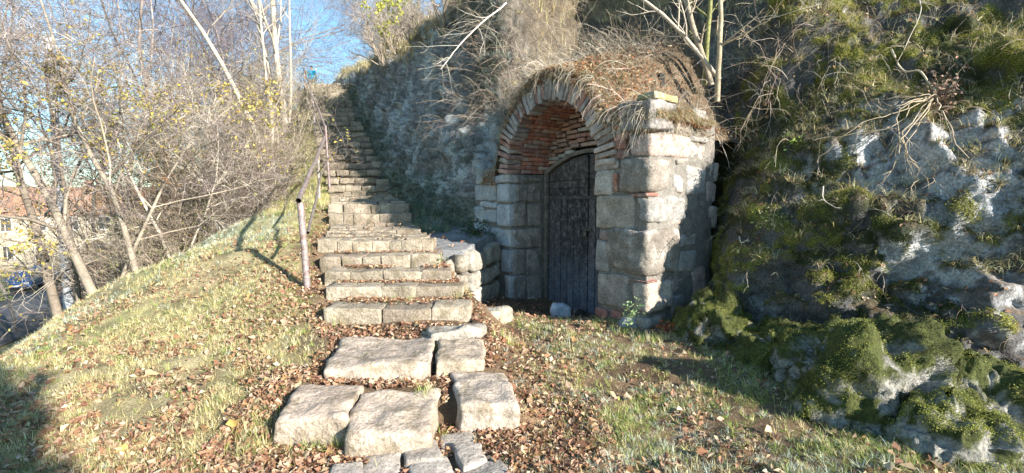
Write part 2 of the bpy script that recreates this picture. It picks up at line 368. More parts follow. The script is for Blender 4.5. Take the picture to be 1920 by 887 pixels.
gb = (sstep(.9, .1, CPz - uh[:, None] - .3 * n2) * (CPx < -.6) * sstep(22, 15, CPy))[..., None]      # grass climbs the foot of the left rock
col = col * (1 - gb * .6) + A(.10, .135, .06) * gb * .6
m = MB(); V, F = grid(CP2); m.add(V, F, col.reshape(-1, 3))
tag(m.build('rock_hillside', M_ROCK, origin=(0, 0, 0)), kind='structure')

# ------------------------------------------------------------------ stone stairs
EX = unit(A(1, .045, 0)); EY = A(-EX[1], EX[0], 0); EZ = A(0, 0, 1)
AXS = np.array([EX, EY, EZ])
stair_cols = [(.30, .25, .195), (.34, .29, .225), (.26, .215, .17), (.31, .265, .205)]
def step_row(mb, xl, xr, yf, top, bot, depth, nst, seed, jit=.008, r=.016, segd=2, gap=.0015):
    rg = np.random.default_rng(seed); cuts = np.cumsum(rg.uniform(.7, 1.4, nst)); cuts = np.concatenate([[0], cuts / cuts[-1]]) * (xr - xl) + xl
    for i in range(nst):
        a, b = cuts[i] + gap / 2, cuts[i + 1] - gap / 2; tj = rg.normal(0, jit * .6); yj = rg.normal(0, jit)
        h = (top - bot) / 2 + .03; c = A(0, yf, 0) + EX * ((a + b) / 2) / EX[0] + EY * (depth / 2 + yj); c[2] = top + tj - h
        c[1] = yf + ((a + b) / 2 - xl) * .045 + depth / 2 + yj
        W_, F_ = rblock(c, AXS, ((b - a) / 2, depth / 2, h), r, (max(3, int((b - a) / .05)), segd * 2 + 1, 4), .016, 7, .022, seed=seed, skew=.006)
        mb.add(W_, F_, A(*stair_cols[rg.integers(4)]) * rg.uniform(.88, 1.10))
stairs = empty('stone_staircase', (-1.2, 4.5, -1.2), 'long worn stone staircase climbing the hill between the rusty handrail and the rock face', 'staircase')
specs = [(4.45, -1.80, -.42, -1.055, -1.30, .34, 3), (4.95, -1.98, -.53, -.94, -1.12, .33, 3), (5.35, -2.17, -.73, -.82, -1.0, .36, 4), (5.75, -2.37, -.90, -.69, -.88, .40, 5)]
for i, (yf, xl, xr, top, bot, dp, n) in enumerate(specs):
    b = MB(); step_row(b, xl, xr, yf, top, bot, dp, n, 100 + i); b.build('step', M_STEP, stairs)
# lower landing: front kerb row and a floor of flat flagstones
b = MB(); step_row(b, -2.57, -1.05, 6.15, -.535, -.75, .32, 7, 110); b.build('step', M_STEP, stairs)
b = MB(); y = 6.49; k = 0
while y < 8.2:
    dp = .30 + .06 * math.sin(k * 2.3); tt = -.54 + (y - 6.15) * .065
    step_row(b, float(XL(y)) + .05, float(XR(y)), y, tt, tt - .1, dp, 5 + k % 2, 120 + k, .008, .015, 2, .010); y += dp + .01; k += 1
b.build('landing', M_STEP, stairs)
b = MB(); step_row(b, -3.21, -1.77, 8.2, -.235, -.45, .36, 6, 130); b.build('step', M_STEP, stairs)
b = MB(); step_row(b, -3.35, -1.90, 8.56, -.075, -.30, .38, 6, 131); b.build('step', M_STEP, stairs)
b = MB(); y = 8.95; k = 0
while y < 10.8:
    dp = .34; tt = -.075 + (y - 8.56) * .09
    step_row(b, float(XL(y)) + .03, float(XR(y)), y, tt, tt - .12, dp, 5, 140 + k, .009, .015, 2, .012); y += dp + .01; k += 1
b.build('landing', M_STEP, stairs)
for i in range(21):
    yf = 10.8 + .385 * i; top = .31 + .21 * i
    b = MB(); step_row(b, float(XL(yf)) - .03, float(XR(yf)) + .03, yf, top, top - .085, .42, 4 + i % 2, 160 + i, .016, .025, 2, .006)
    nb_ = b.n; step_row(b, float(XL(yf)), float(XR(yf)), yf + .035, top - .10, top - .26, .30, 3, 190 + i, .012, .02, 1, .01); b.Cc = [c * (.62 if q_ >= 4 + i % 2 else .95) for q_, c in enumerate(b.Cc)]  # recessed risers coloured darker to deepen the shadow lines under the treads
    b.build('step', M_STEP, stairs)

# loose slabs that start the climb
RECTS = []
def slab(label, x0, x1, y0, y1, top, bot, rot=0, seed=0, col=(.36, .32, .265), tilt=(0, 0), r=.035, skew=.022, name='stone_slab', group='big worn slabs at the foot of the stairs', amp=.034, warp=.03, cat='stone slab', mat=None, f=6.):
    c, s_ = math.cos(R(rot)), math.sin(R(rot)); ex = unit(A(c, s_, tilt[0])); ey = unit(np.cross(A(0, 0, 1), ex) + A(0, 0, tilt[1])); ez = np.cross(ex, ey)
    W_, F_ = rblock(A((x0 + x1) / 2, (y0 + y1) / 2, (top + bot) / 2), np.array([ex, ey, ez]), ((x1 - x0) / 2, (y1 - y0) / 2, (top - bot) / 2), r,
                    (max(5, int((x1 - x0) / .03)), max(5, int((y1 - y0) / .03)), max(4, int((top - bot) / .03))), amp, f, warp, seed=seed, skew=skew)
    RECTS.append((x0, x1, y0 + (.12 if seed == 3 else 0), y1)); m_ = MB(); m_.add(W_, F_, col); return tag(m_.build(name, mat or M_STEP), label, cat, group)
slab('thick rounded slab at the left front of the lowest stair row, grass tuft on its right', -1.52, -1.02, 2.80, 3.30, -1.325, -1.72, 3, 1, (.41, .33, .265), (0, .09), r=.035)
slab('thick slab in the middle of the lowest row, just above the paving cobbles', -1.03, -.48, 2.76, 3.28, -1.345, -1.7, 5, 2, (.42, .345, .28), (0, .09), r=.035)
slab('flat cracked slab sunk in leaves at the right of the lowest row', -.46, -.02, 2.98, 3.60, -1.335, -1.6, 12, 3, (.41, .35, .295), (0, .05), r=.03)
slab('largest flat slab, the long one of the second row', -1.46, -.63, 3.42, 4.10, -1.225, -1.5, 7, 4, (.42, .345, .28), (0, .04), r=.03)
slab('wedge shaped slab at the right end of the second row', -.62, -.24, 3.50, 4.00, -1.215, -1.5, 14, 5, (.40, .33, .26), (-.06, .05), r=.03)
slab('small thin slab behind the second row, half under brown leaves', -.74, -.22, 4.07, 4.36, -1.165, -1.35, 11, 6, (.33, .30, .26), (.0, .05), r=.03, skew=.05)
slab('low slab lying in the leaves beside the foot of the retaining wall', -.42, -.14, 4.9, 5.5, -1.24, -1.45, -38, 7, (.36, .33, .27), r=.04)
cob = [('square pale cobble nearest the middle of the bottom row', 687, 755, 846, 892), ('pale cobble just under the middle slab', 760, 826, 829, 863), ('small grey cobble nearest the leaves, top right of the paving', 826, 892, 808, 838),
       ('cobble with a chipped face at the right end of the paving', 850, 914, 832, 870), ('rough dark cobble between the square one and the chipped one', 768, 846, 856, 894), ('leftmost blue grey cobble at the edge of the leaves', 622, 684, 868, 896),
       ('cobble at the bottom right under dead leaves', 866, 950, 868, 898)]
for i, (lb, x0, x1, y0, y1) in enumerate(cob):
    p, q = at_h((x0 + x1) / 2, y0, -1.525), at_h((x0 + x1) / 2, y1, -1.525); hw = (x1 - x0) / 2 / FPX * (p[1] + q[1]) / 2
    cx = (p[0] + q[0]) / 2; slab(lb, cx - hw * 1.04, cx + hw * 1.04, q[1] - .01, p[1] + .01, -1.530 + .008 * math.sin(i * 3), -1.65, 18, 20 + i, A(.36, .32, .28) * (1 + .12 * math.sin(i * 5)), r=.018, skew=.012,
                                 name='cobblestone', group='paving cobbles in front of the stairs', amp=.012, warp=.02, cat='cobblestone', mat=M_STONE, f=9)

# ------------------------------------------------------------------ cellar entrance
WC = A(1.45, 5.0, 0); TS = A(-.574, .819, 0); DN = A(.819, .574, 0)      # corner of the pillar, direction along the wall, direction into the hill
def W(s_, d, h): return WC + TS * s_ + DN * d + A(0, 0, h)
def front(px, py, d=0): p = at_plane(px, py, WC + DN * d, DN) - WC; return p @ TS, p[2]
def side(px, py, s_=0): p = at_plane(px, py, WC + TS * s_, TS) - WC; return p @ DN, p[2]
AXW = np.array([TS, DN, EZ])
SC_, RA, HS = 1.70, .93, .40     # arch centre along the wall, inner radius, springing height
SJL, SJR = 2.60, .79
ent = empty('cellar_entrance', W(1.6, 0, -1.5), 'brick arched cellar entrance of grey stone blocks with a dark plank door', 'cellar entrance')
gcols = [(.31, .265, .22), (.34, .295, .255), (.25, .22, .19), (.36, .275, .245), (.29, .275, .26)]
rg = np.random.default_rng(5)
def wstone(mb, s0, s1, d0, d1, h0, h1, r=.03, amp=.016, col=None, sd=0, gap=.014, warp=.022):
    if col is None: r *= 1.35; amp *= 1.35; warp *= 1.6
    s0, s1 = sorted((s0, s1)); h0, h1 = sorted((h0, h1))
    half = (max((s1 - s0) / 2 - gap / 2, .015), max((d1 - d0) / 2 - gap / 2, .015), max((h1 - h0) / 2 - gap / 2, .012))
    c = col if col is not None else A(*gcols[rg.integers(5)]) * rg.uniform(.75, 1.2)
    sg = tuple(int(np.clip(x * 2 / .045, 2, 9)) for x in half)
    W_, F_ = rblock(W((s0 + s1) / 2, (d0 + d1) / 2, (h0 + h1) / 2), AXW, half, min(r, min(half) * .7), sg, amp, 7, warp, seed=rg.integers(1000), skew=.0 if col is not None else .012)
    mb.add(W_, F_, c)
BR = lambda: A(*[(.36, .17, .12), (.30, .15, .12), (.40, .24, .19), (.38, .33, .29), (.25, .15, .13)][rg.integers(5)]) * rg.uniform(.8, 1.2)
pl = MB()
# corner stones: (front-left px, split px, side-right px, top py, bottom py)
for fx0, fs, fx1, y0, y1 in [(1178, 1216, 1297, 243, 293), (1159, 1214, 1267, 292, 363), (1193, 1214, 1288, 368, 425), (1142, 1218, 1275, 430, 519), (1184, 1218, 1262, 532, 592), (1166, 1214, 1250, 594, 622)]:
    s1, ht = front(fx0, y0); _, hb = front(fs, y1); d1, _ = side(fx1, (y0 + y1) / 2); _, ht = front(fs, y0)
    wstone(pl, -.02, s1, -.02, d1, hb, ht, .045, .026)
for x0, y0, x1, y1, k in [(1116, 320, 1148, 365, 0), (1149, 326, 1158, 363, 1), (1119, 365, 1191, 428, 0), (1120, 428, 1142, 450, 0), (1118, 451, 1142, 508, 0), (1119, 512, 1182, 576, 0),
                          (1116, 577, 1140, 598, 1), (1141, 580, 1164, 600, 1), (1163, 520, 1216, 530, 1), (1115, 305, 1158, 319, 1), (1116, 288, 1138, 303, 1), (1139, 284, 1178, 300, 1), (1118, 268, 1176, 283, 1),
                          (1122, 254, 1150, 267, 1), (1150, 252, 1177, 266, 1), (1134, 240, 1176, 252, 1), (1150, 228, 1178, 240, 1), (1182, 363, 1213, 368, 1)]:
    s1, h1 = front(x0, y0); s0, _ = front(x1, y0); _, h0 = front((x0 + x1) / 2, y1); wstone(pl, s0, s1, 0, .3 if not k else .2, h0, h1, .02 if not k else .012, .014, BR() if k else None)
for x0, y0, x1, y1, k in [(1298, 268, 1330, 306, 0), (1290, 308, 1330, 364, 0), (1269, 296, 1297, 306, 0), (1269, 308, 1289, 362, 0), (1289, 367, 1328, 402, 0), (1289, 404, 1326, 440, 0), (1276, 441, 1312, 468, 0), (1276, 469, 1308, 512, 0),
                          (1263, 520, 1300, 555, 0), (1263, 556, 1290, 600, 0), (1220, 520, 1262, 530, 1), (1268, 208, 1331, 250, 0), (1298, 252, 1332, 266, 0), (1331, 300, 1352, 340, 0), (1331, 342, 1350, 380, 0), (1329, 384, 1350, 430, 0), (1332, 250, 1352, 298, 0), (1314, 442, 1345, 500, 0), (1302, 502, 1335, 560, 0)]:
    d0, h1 = side(x0, y0); d1, _ = side(x1, y0); _, h0 = side((x0 + x1) / 2, y1); dd = max((d0 + d1) / 2 * .14 - .06, 0)      # the side bulges outwards towards the rock
    wstone(pl, .02, .32, d0, d1, h0, h1, .03, .02, BR() if k else None)
for k in range(70):      # small stones that plug the gaps of the side
    d_ = rg.uniform(.45, 1.25); h_ = rg.uniform(-1.4, 1.0); wd, hg = rg.uniform(.05, .12), rg.uniform(.03, .08)
    wstone(pl, .035 + max(d_ * .10 - .06, 0), .2, d_ - wd, d_ + wd, h_ - hg, h_ + hg, .02, .012)
# cap of the pillar
d1, hA = side(1264, 195); _, hB = side(1218, 244); wstone(pl, -.06, .40, -.07, d1, hB + .01, hA + .02, .04, .03, (.17, .16, .16))
d1, hA = side(1272, 178); _, hB = side(1220, 198); wstone(pl, -.03, .22, .02, d1, hA - .09, hA, .02, .012, (.33, .29, .15))
d1, _ = side(1290, 205); wstone(pl, 0, .3, d1 - .45, d1, hA - .22, hA - .11, .03, .02)
s1, h1 = front(1150, 212); wstone(pl, .38, .62, 0, .2, h1 - .2, h1, .05, .03, (.2, .19, .18))
pl.build('stone_pillar', M_STONE, ent)
co = MB()      # rubble and mortar core just behind the facing stones
def cbox(s0, s1, d0, d1, h0, h1, col=(.19, .175, .155)):
    W_, F_ = rblock(W((s0 + s1) / 2, (d0 + d1) / 2, (h0 + h1) / 2), AXW, ((s1 - s0) / 2, (d1 - d0) / 2, (h1 - h0) / 2), .02, (8, 8, 14), .02, 9, 0, seed=3); co.add(W_, F_, col)
_, htop = front(1216, 200)
cbox(.035, .76, .04, 1.25, -2, htop - .05); cbox(SJL + .035, 3.7, .035, .9, -2.1, HS); cbox(.5, .9, .95, 1.35, -2, 1.0)
# left pier and jamb
lw = MB()
for x0, y0, x1, y1 in [(922, 328, 962, 343), (890, 347, 929, 377), (931, 344, 962, 380), (897, 379, 929, 392), (888, 386, 905, 416), (905, 393, 929, 420), (931, 381, 962, 426), (917, 427, 962, 466), (938, 467, 962, 515), (944, 516, 962, 566), (890, 418, 916, 440), (890, 330, 921, 346)]:
    s1, h1 = front(x0, y0); s0, _ = front(x1, y0); _, h0 = front(x1, y1); corner = x1 == 962
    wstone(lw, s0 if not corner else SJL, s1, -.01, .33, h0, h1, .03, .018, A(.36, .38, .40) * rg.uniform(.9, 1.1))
for x0, y0, x1, y1 in [(966, 330, 990, 342), (991, 330, 1016, 342), (966, 345, 990, 379), (991, 345, 1016, 379), (963, 382, 989, 427), (990, 382, 1016, 426), (963, 429, 1016, 466), (963, 468, 988, 516), (989, 468, 1016, 516), (963, 519, 988, 563), (989, 519, 1016, 568)]:
    d0, h1 = side(x0, y0, SJL); d1, _ = side(x1, y0, SJL); _, h0 = side((x0 + x1) / 2, y1, SJL)
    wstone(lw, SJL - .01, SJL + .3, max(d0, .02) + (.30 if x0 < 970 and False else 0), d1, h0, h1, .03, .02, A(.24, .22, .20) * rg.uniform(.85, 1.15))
for k in range(6): wstone(lw, .77, 1.07 - .3, .32 + 0, .8, -1.9 + .38 * k, -1.9 + .38 * (k + 1), .03, .02) if False else None
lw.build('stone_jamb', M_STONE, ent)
# brick arch ring, barrel vault, and the brick filling over the door
def radial(th): return TS * math.cos(th) + EZ * math.sin(th), TS * -math.sin(th) + EZ * math.cos(th)
ring = MB(); nb = 41
for i in range(nb):
    th = math.pi * (i + .5) / nb; er, et = radial(th); L_ = .30 + rg.normal(0, .022); tk = math.pi * (RA + L_ / 2) / nb / 2 * rg.uniform(.70, .88)
    if th < .22: L_ = .22
    c = W(SC_, .10 + rg.normal(0, .006), HS) + er * (RA + L_ / 2 + rg.normal(0, .012))
    tone = A(.25, .22, .21) if th > .5 and rg.random() < .62 else BR() * .85
    if th > 2.6: tone = A(.33, .27, .24) * rg.uniform(.7, 1.1)
    W_, F_ = rblock(c, np.array([er, DN, unit(et + er * rg.normal(0, .03))]), (L_ / 2, .125, tk), .010, (5, 3, 2), .010, 14, .014, seed=i); ring.add(W_, F_, tone * rg.uniform(.8, 1.2))
ring.build('brick_arch', M_BRICK, ent)
vault = MB(); nb = 44
for i in range(nb):
    th = math.pi * (i + .5) / nb; er, et = radial(th); d = .24 - (.12 if i % 2 else 0)
    while d < .98:
        ln = rg.uniform(.22, .27); c = W(SC_, d + ln / 2, HS) + er * (RA + .055 + rg.normal(0, .006))
        W_, F_ = rblock(c, np.array([er, DN, et]), (.055, ln / 2 - .006, math.pi * (RA + .05) / nb / 2 * .86), .009, (2, 3, 2), .006, 14, .006, seed=i * 7 + int(d * 20)); vault.add(W_, F_, BR() * A(1.1, .95, .9)); d += ln
vault.build('brick_vault', M_BRICK, ent)
th = np.linspace(-.02, math.pi + .02, 60)
for rr in (RA + .10,):      # mortar shell behind vault and ring
    g = np.array([[W(SC_, d, HS) + radial(t)[0] * rr for d in (.03, .5, 1.1)] for t in th]); V_, F_ = grid(g); co.add(V_, F_, (.13, .115, .10))
g = np.array([[W(SC_, .04, HS) + radial(t)[0] * r_ for r_ in (RA + .06, RA + .2, RA + .31)] for t in th]); V_, F_ = grid(g); co.add(V_, F_, (.11, .10, .09))
co.build('mortar_core', M_MORTAR, ent)
DD = .74                      # depth of the door behind the wall face
sl0, hl0 = front(1017, 330, DD); SD0, SD1 = SJR - .12, SJL - .02
def dtop(s_): u = (s_ - (SD0 + SD1) / 2) / ((SD1 - SD0) / 2); return .70 - .28 * u * u
HB = -1.78
fill = MB(); row = 0; h = .36
while h < HS + RA:
    s_ = SD0 - .1 + (.12 if row % 2 else 0)
    while s_ < SD1 + .1:
        ln = rg.uniform(.17, .26); sc_ = s_ + ln / 2; arc_up = -.10 * ((sc_ - SC_) / .9) ** 2
        hh = h + arc_up
        if math.hypot(sc_ - SC_, hh - HS) < RA + .02 and hh > dtop(sc_) + .05 and not (.98 < sc_ < 1.28 and .72 < hh < .93):
            wstone(fill, s_, s_ + ln, DD + rg.normal(0, .012), DD + .13, hh - .034, hh + .034, .01, .008, BR() * A(.95, 1.05, 1.1), gap=.014, warp=.01)
        s_ += ln
    h += .074; row += 1
fill.build('brick_infill', M_BRICK, ent)
bk = MB(); W_, F_ = rblock(W(1.7, DD + .24, -.3), AXW, (1.1, .04, 1.9), .02, (4, 2, 4), .01, 5); bk.add(W_, F_, (.03, .028, .026)); bk.build('back_wall', M_MORTAR, ent)
# door: frame, two leaves of planks, horizontal boards above, padlock
door = tag(bpy.data.objects.new('door', None)); C.objects.link(door); door.parent = ent; door['_o'] = list(ent['_o'])
smid = (SD0 + SD1) / 2 + .03; hr = front(1018, 377, DD)[1] * .5 + front(1115, 361, DD)[1] * .5
def plank(mb, s0, s1, h0, h1, d, th_=.018, col=(.05, .045, .045), slope=False):
    n = 8; ss = np.linspace(s0, s1, 4); tops = dtop(ss) - .05 if h1 is None else np.full(4, h1)
    hs = np.linspace(0, 1, 14)
    g = np.array([[W(s_, d, h0 + (t_ - h0) * u) for u in hs] for s_, t_ in zip(ss, tops)]); g2 = g + DN * th_
    c = np.ones((4, 14, 3)) * col; V_, F_ = grid(g); cc = c.reshape(-1, 3)
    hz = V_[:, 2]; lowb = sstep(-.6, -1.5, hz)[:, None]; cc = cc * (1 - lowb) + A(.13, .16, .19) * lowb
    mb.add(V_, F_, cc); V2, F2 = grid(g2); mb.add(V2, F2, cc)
    for e in (g[0], g[-1]): V3, F3 = grid(np.stack([e, e + DN * th_])); mb.add(V3, F3, np.tile(A(*col) * .6, (28, 1)))
    for e, e2 in ((g[:, 0], g2[:, 0]), (g[:, -1], g2[:, -1])): V3, F3 = grid(np.stack([e, e2])); mb.add(V3, F3, np.tile(A(*col) * .8, (8, 1)))
for a, b_ in ((SD0 + .05, smid - .006), (smid + .006, SD1 - .06)):
    lf = MB(); n = 6; wd = (b_ - a) / n
    for i in range(n):
        c_ = A(.052, .045, .047) * rg.uniform(.5, 1.8)
        plank(lf, a + i * wd + .005, a + (i + 1) * wd - .005, HB, hr - .03, DD - .02 + rg.normal(0, .003), col=c_)
    hh = hr + .02; nb = 3
    for i in range(nb):
        last = i == nb - 1; c_ = A(.06, .05, .048) * rg.uniform(.7, 1.3)
        plank(lf, a + .004, b_ - .004, hh + i * .115 + .004, None if last else hh + (i + 1) * .115 - .004, DD - .018 + rg.normal(0, .003), col=c_)
    lf.build('door_leaf', M_WOOD, door, smooth=False)
    rl = MB(); plank(rl, a, b_, hr - .03, hr + .02, DD - .045, .03, (.07, .06, .055)); rl.build('door_rail', M_WOOD, door, smooth=False)
fr = MB()
ss = np.linspace(SD0, SD1, 16); pts = [W(SD1, DD - .03, HB)] + [W(SD1, DD - .03, h_) for h_ in np.linspace(-1.2, dtop(SD1) - .02, 5)] + [W(s_, DD - .03, dtop(s_)) for s_ in ss[::-1]] + [W(SD0, DD - .03, HB)]
for p, q in zip(pts[:-1], pts[1:]):
    ex = unit(q - p); nn = np.cross(ex, DN); W_, F_ = rblock((p + q) / 2, np.array([ex, DN, nn]), (np.linalg.norm(q - p) / 2 + .012, .035, .028), .006, (3, 2, 2), .004, 10); fr.add(W_, F_, (.16, .14, .12))
fr.build('door_frame', M_WOOD, door)
mt = MB(); plank(mt, smid - .03, smid + .03, hr, dtop(smid) - .06, DD - .05, .03, (.045, .04, .04)); plank(mt, smid - .022, smid + .022, HB + .05, hr, DD - .04, .02, (.045, .04, .045)); mt.build('centre_post', M_WOOD, door, smooth=False)
pk = MB(); hlock = front(1068, 437, DD - .05)[1]
W_, F_ = rblock(W(smid, DD - .07, hlock), AXW, (.035, .014, .04), .01, (2, 2, 2), .001, 5); pk.add(W_, F_, (.12, .11, .10))
t_ = np.linspace(0, math.pi, 9); Pp = np.array([W(smid + .022 * math.cos(a), DD - .07, hlock + .04 + .035 * math.sin(a)) for a in t_]); V_, F_, c_ = tubes(*sweep(Pp, .006), 6, (.2, .2, .2)); pk.add(V_, F_, c_)
W_, F_ = rblock(W(smid, DD - .05, hlock + .07), AXW, (.10, .006, .018), .004, (4, 1, 1), .001, 5); pk.add(W_, F_, (.10, .08, .07)); pk.build('padlock', M_IRON, door)

# low retaining wall between the stairs and the entrance
rw = MB()
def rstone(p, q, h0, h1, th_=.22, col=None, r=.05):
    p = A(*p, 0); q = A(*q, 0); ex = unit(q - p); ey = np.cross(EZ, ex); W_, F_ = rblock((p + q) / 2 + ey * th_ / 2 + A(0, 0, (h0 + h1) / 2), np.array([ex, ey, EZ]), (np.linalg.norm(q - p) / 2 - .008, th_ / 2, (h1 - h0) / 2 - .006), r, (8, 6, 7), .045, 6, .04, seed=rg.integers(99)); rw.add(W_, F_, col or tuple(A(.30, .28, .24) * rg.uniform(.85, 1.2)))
a0, a1, a2 = (-.93, 6.02), (-.54, 6.28), (-.18, 7.35)
mix = lambda p, q, t: (p[0] + (q[0] - p[0]) * t, p[1] + (q[1] - p[1]) * t)
rstone((-.74, 6.05), (-.55, 6.18), -.98, -.71, .26, (.20, .175, .135), .08); rstone((-.72, 6.07), (-.54, 6.19), -1.5, -.985, .26, (.20, .175, .14), .05)  # front stones darkened in colour to stand in for missing shade
rstone((-.92, 6.1), (-.74, 6.06), -1.1, -.80, .22, (.30, .27, .22), .06)
for t0, t1, h0, h1 in [(0, .5, -.98, -.70), (.5, 1, -.96, -.68), (0, .28, -1.22, -.99), (.28, .8, -1.24, -.98), (.8, 1.05, -1.2, -.98), (0, .4, -1.6, -1.23), (.4, 1.05, -1.6, -1.25)]:
    rstone(mix(a1, a2, t0), mix(a1, a2, t1), h0, h1, .24)
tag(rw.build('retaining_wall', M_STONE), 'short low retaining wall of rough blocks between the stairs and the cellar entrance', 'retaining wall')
# stone and dark lump at the foot of the door
def boulder(name, c, r3, seed, col, mat, label, cat, amp=.18, n=26, moss=0, group=None, f=1.6, f2=6, pw=.8):
    th_, ph = np.meshgrid(np.linspace(0, 2 * np.pi, 2 * n + 1), np.linspace(0.02, np.pi - .02, n + 1), indexing='ij')
    U = np.stack([np.cos(th_) * np.sin(ph), np.sin(th_) * np.sin(ph), np.cos(ph)], -1); Pp = np.sign(U) * np.abs(U) ** pw
    Pp = Pp * A(*r3); k = (fbm((Pp + seed * 9.1) / max(r3), f, 4, 60 + seed % 5) - (.5 * np.abs(fbm((Pp + seed) / max(r3), f * 1.4, 3, 66)) - .08) * (n > 50))[..., None]; k2 = fbm((Pp + seed * 9.1), f2, 3, 61)[..., None]; k3 = fbm((Pp + seed * 3.1), f2 * 3.5, 3, 64)[..., None]
    Pp = Pp * (1 + amp * k * 1.6 + amp * .20 * k2 + amp * .12 * k3) + A(*c); Pp[-1] = Pp[0]
    cc = np.ones(Pp.shape) * A(*col) * (1 + .4 * k2)
    if moss: mm = sstep(-.15, .15, k * .6 + k2 + .25 * U[..., 2:3] - .1 + (moss - .5)); cc = cc * (1 - mm) + A(.06, .07, .018) * mm
    b = MB(); V_, F_ = grid(Pp); b.add(V_, F_[:, ::-1], cc.reshape(-1, 3)); o = tag(b.build(name, mat), label, cat, group); return o, Pp, U
p = at_h(1052, 594, -1.6); boulder('loose_stone', (p[0], p[1], -1.52), (.13, .09, .10), 3, (.50, .55, .60), M_STONE, 'small pale blue stone lying against the foot of the door', 'stone', .22, pw=.5)
p = at_h(1078, 597, -1.6); boulder('loose_stone', (p[0] + .06, p[1], -1.56), (.09, .08, .09), 4, (.05, .045, .04), M_STONE, 'dark lump beside the pale stone at the door', 'stone', .12)
p = at_h(1185, 612, -1.42); boulder('loose_stone', (p[0], p[1] - .06, -1.42), (.17, .10, .12), 5, (.33, .33, .34), M_STONE, 'rounded grey stone under the front corner of the pillar', 'stone', .1)
MB_BOULD = []
for lb, c, r3, sd, ms in [('low moss covered boulder at the corner where rock and grass meet beside the pillar', (2.02, 4.62, -1.42), (.33, .42, .42), 11, .75),
                          ('large mossy boulder with bare pale ribs at the right foot of the rock', (2.58, 3.40, -1.62), (.58, .60, .70), 12, .6),
                          ('dark hollow boulder between the two bright mossy ones', (2.36, 4.05, -1.55), (.42, .42, .42), 13, .6),
                          ('small mossy boulder in the bottom right corner', (3.10, 3.12, -1.62), (.42, .36, .50), 14, .6),
                          ('grey ribbed boulder low at the right edge, below the mossy one', (2.68, 2.80, -1.72), (.36, .36, .50), 15, .45)]:
    MB_BOULD.append(boulder('mossy_boulder', c, r3, sd, (.30, .29, .26), M_ROCK, lb, 'boulder', .24, 80, ms, 'boulders at the foot of the mossy rock', 2.3, 11))

# soil bank over the arch
def bank_h(s_, d):
    outer = np.sqrt(np.maximum((RA + .33) ** 2 - (s_ - SC_) ** 2, 0)) + HS
    t = np.maximum(outer, np.where(s_ < 1.2, htop + .02, .3)) - .03
    k = sstep(.05, 1.0, d); k = k * sstep(.3, 1.0, s_); t = t * (1 - k) + np.maximum(t, 1.45 + 0 * t) * k
    edge = sstep(.25, -.15, s_ + .12 * vnoise(np.stack([s_ * 0, d * 4, s_], -1), 77))
    return t - .08 * edge - .22 * sstep(.5, 1.1, d) * sstep(.8, 0, s_) + .42 * (.15 + .85 * sstep(.1, 1.0, s_)) * np.maximum(d, 0) ** .8 + .08 * fbm(np.stack([s_, d, 0 * s_ + 3], -1), 1.8, 3, 78) + fbm(np.stack([s_, d, 0 * s_], -1), 4, 3, 71) * .05
bs, bd = np.meshgrid(np.concatenate([[.06], np.linspace(.04, 3.35, 160)]), np.linspace(-.03, 1.9, 90), indexing='ij'); bh = bank_h(bs, bd)
bh[:, 0] -= .10; bh[0] = htop - .25
BP = WC + TS * bs[..., None] + DN * bd[..., None] + EZ * bh[..., None]
b = MB(); V_, F_ = grid(BP); b.add(V_, F_, (.14, .10, .065)); tag(b.build('soil_bank', M_GROUND), kind='structure')

# ------------------------------------------------------------------ handrail
hrl = empty('handrail', (-2.26, 5.2, -.96), 'rusty pinkish pipe handrail with leaning posts along the left side of the stairs', 'handrail')
pipe = (.25, .205, .19)
def pipe_part(name, pts, rad, parent, col=pipe, sides=12):
    P = np.asarray(pts, float); t = np.linspace(0, len(P) - 1, (len(P) - 1) * 6 + 1); Pi = np.stack([np.interp(t, np.arange(len(P)), P[:, k]) for k in range(3)], -1)
    Pi = Pi + np.stack([vnoise(Pi * 2.2, 81), vnoise(Pi * 2.2, 82), vnoise(Pi * 2.2, 83)], -1) * .012
    b = MB(); V_, F_, c_ = tubes(*sweep(Pi, rad), sides, col); b.add(V_, F_, c_)
    V_, F_, c_ = tubes(*sweep(Pi, rad * .8), sides, (.03, .02, .02)); b.add(V_, F_[:, ::-1], c_)
    return b.build(name, M_RUST, parent)
q1 = at_y(558, 377, 5.05); q2 = at_y(609, 258, 10.4); q2b = at_y(610, 240, 10.7); q3 = at_y(586, 178, 14.05); q4 = at_y(570, 128, 18.2)
pipe_part('top_rail', [q1, q1 * .5 + q2 * .5 + A(0, 0, -.02), q2], .029, hrl); pipe_part('top_rail', [q2b, q3, q4], .026, hrl)
l1 = at_y(577, 436, 5.25); l2 = at_y(600, 336, 8.2); l3 = at_y(613, 297, 10.5)
pipe_part('lower_rail', [l1, l2, l3], .017, hrl, (.21, .18, .17)); pipe_part('lower_rail', [at_y(612, 275, 10.7), at_y(588, 205, 14.05), at_y(572, 150, 18.0)], .017, hrl, (.22, .19, .175))
pipe_part('post', [at_y(578, 540, 5.2), at_y(571, 470, 5.2), at_y(562, 380, 5.2)], .036, hrl, (.27, .22, .22)); pipe_part('post', [at_y(599, 372, 9.5), at_y(596, 285, 9.45)], .028, hrl, (.42, .38, .33))
pipe_part('post', [at_y(618, 352, 10.7), at_y(613, 285, 10.7), at_y(610, 236, 10.7)], .028, hrl, (.22, .18, .18)); pipe_part('post', [at_y(591, 258, 14.05), at_y(586, 176, 14.05)], .03, hrl, (.45, .40, .40))
pipe_part('post', [at_y(573, 168, 18.1), at_y(570, 128, 18.1)], .03, hrl)

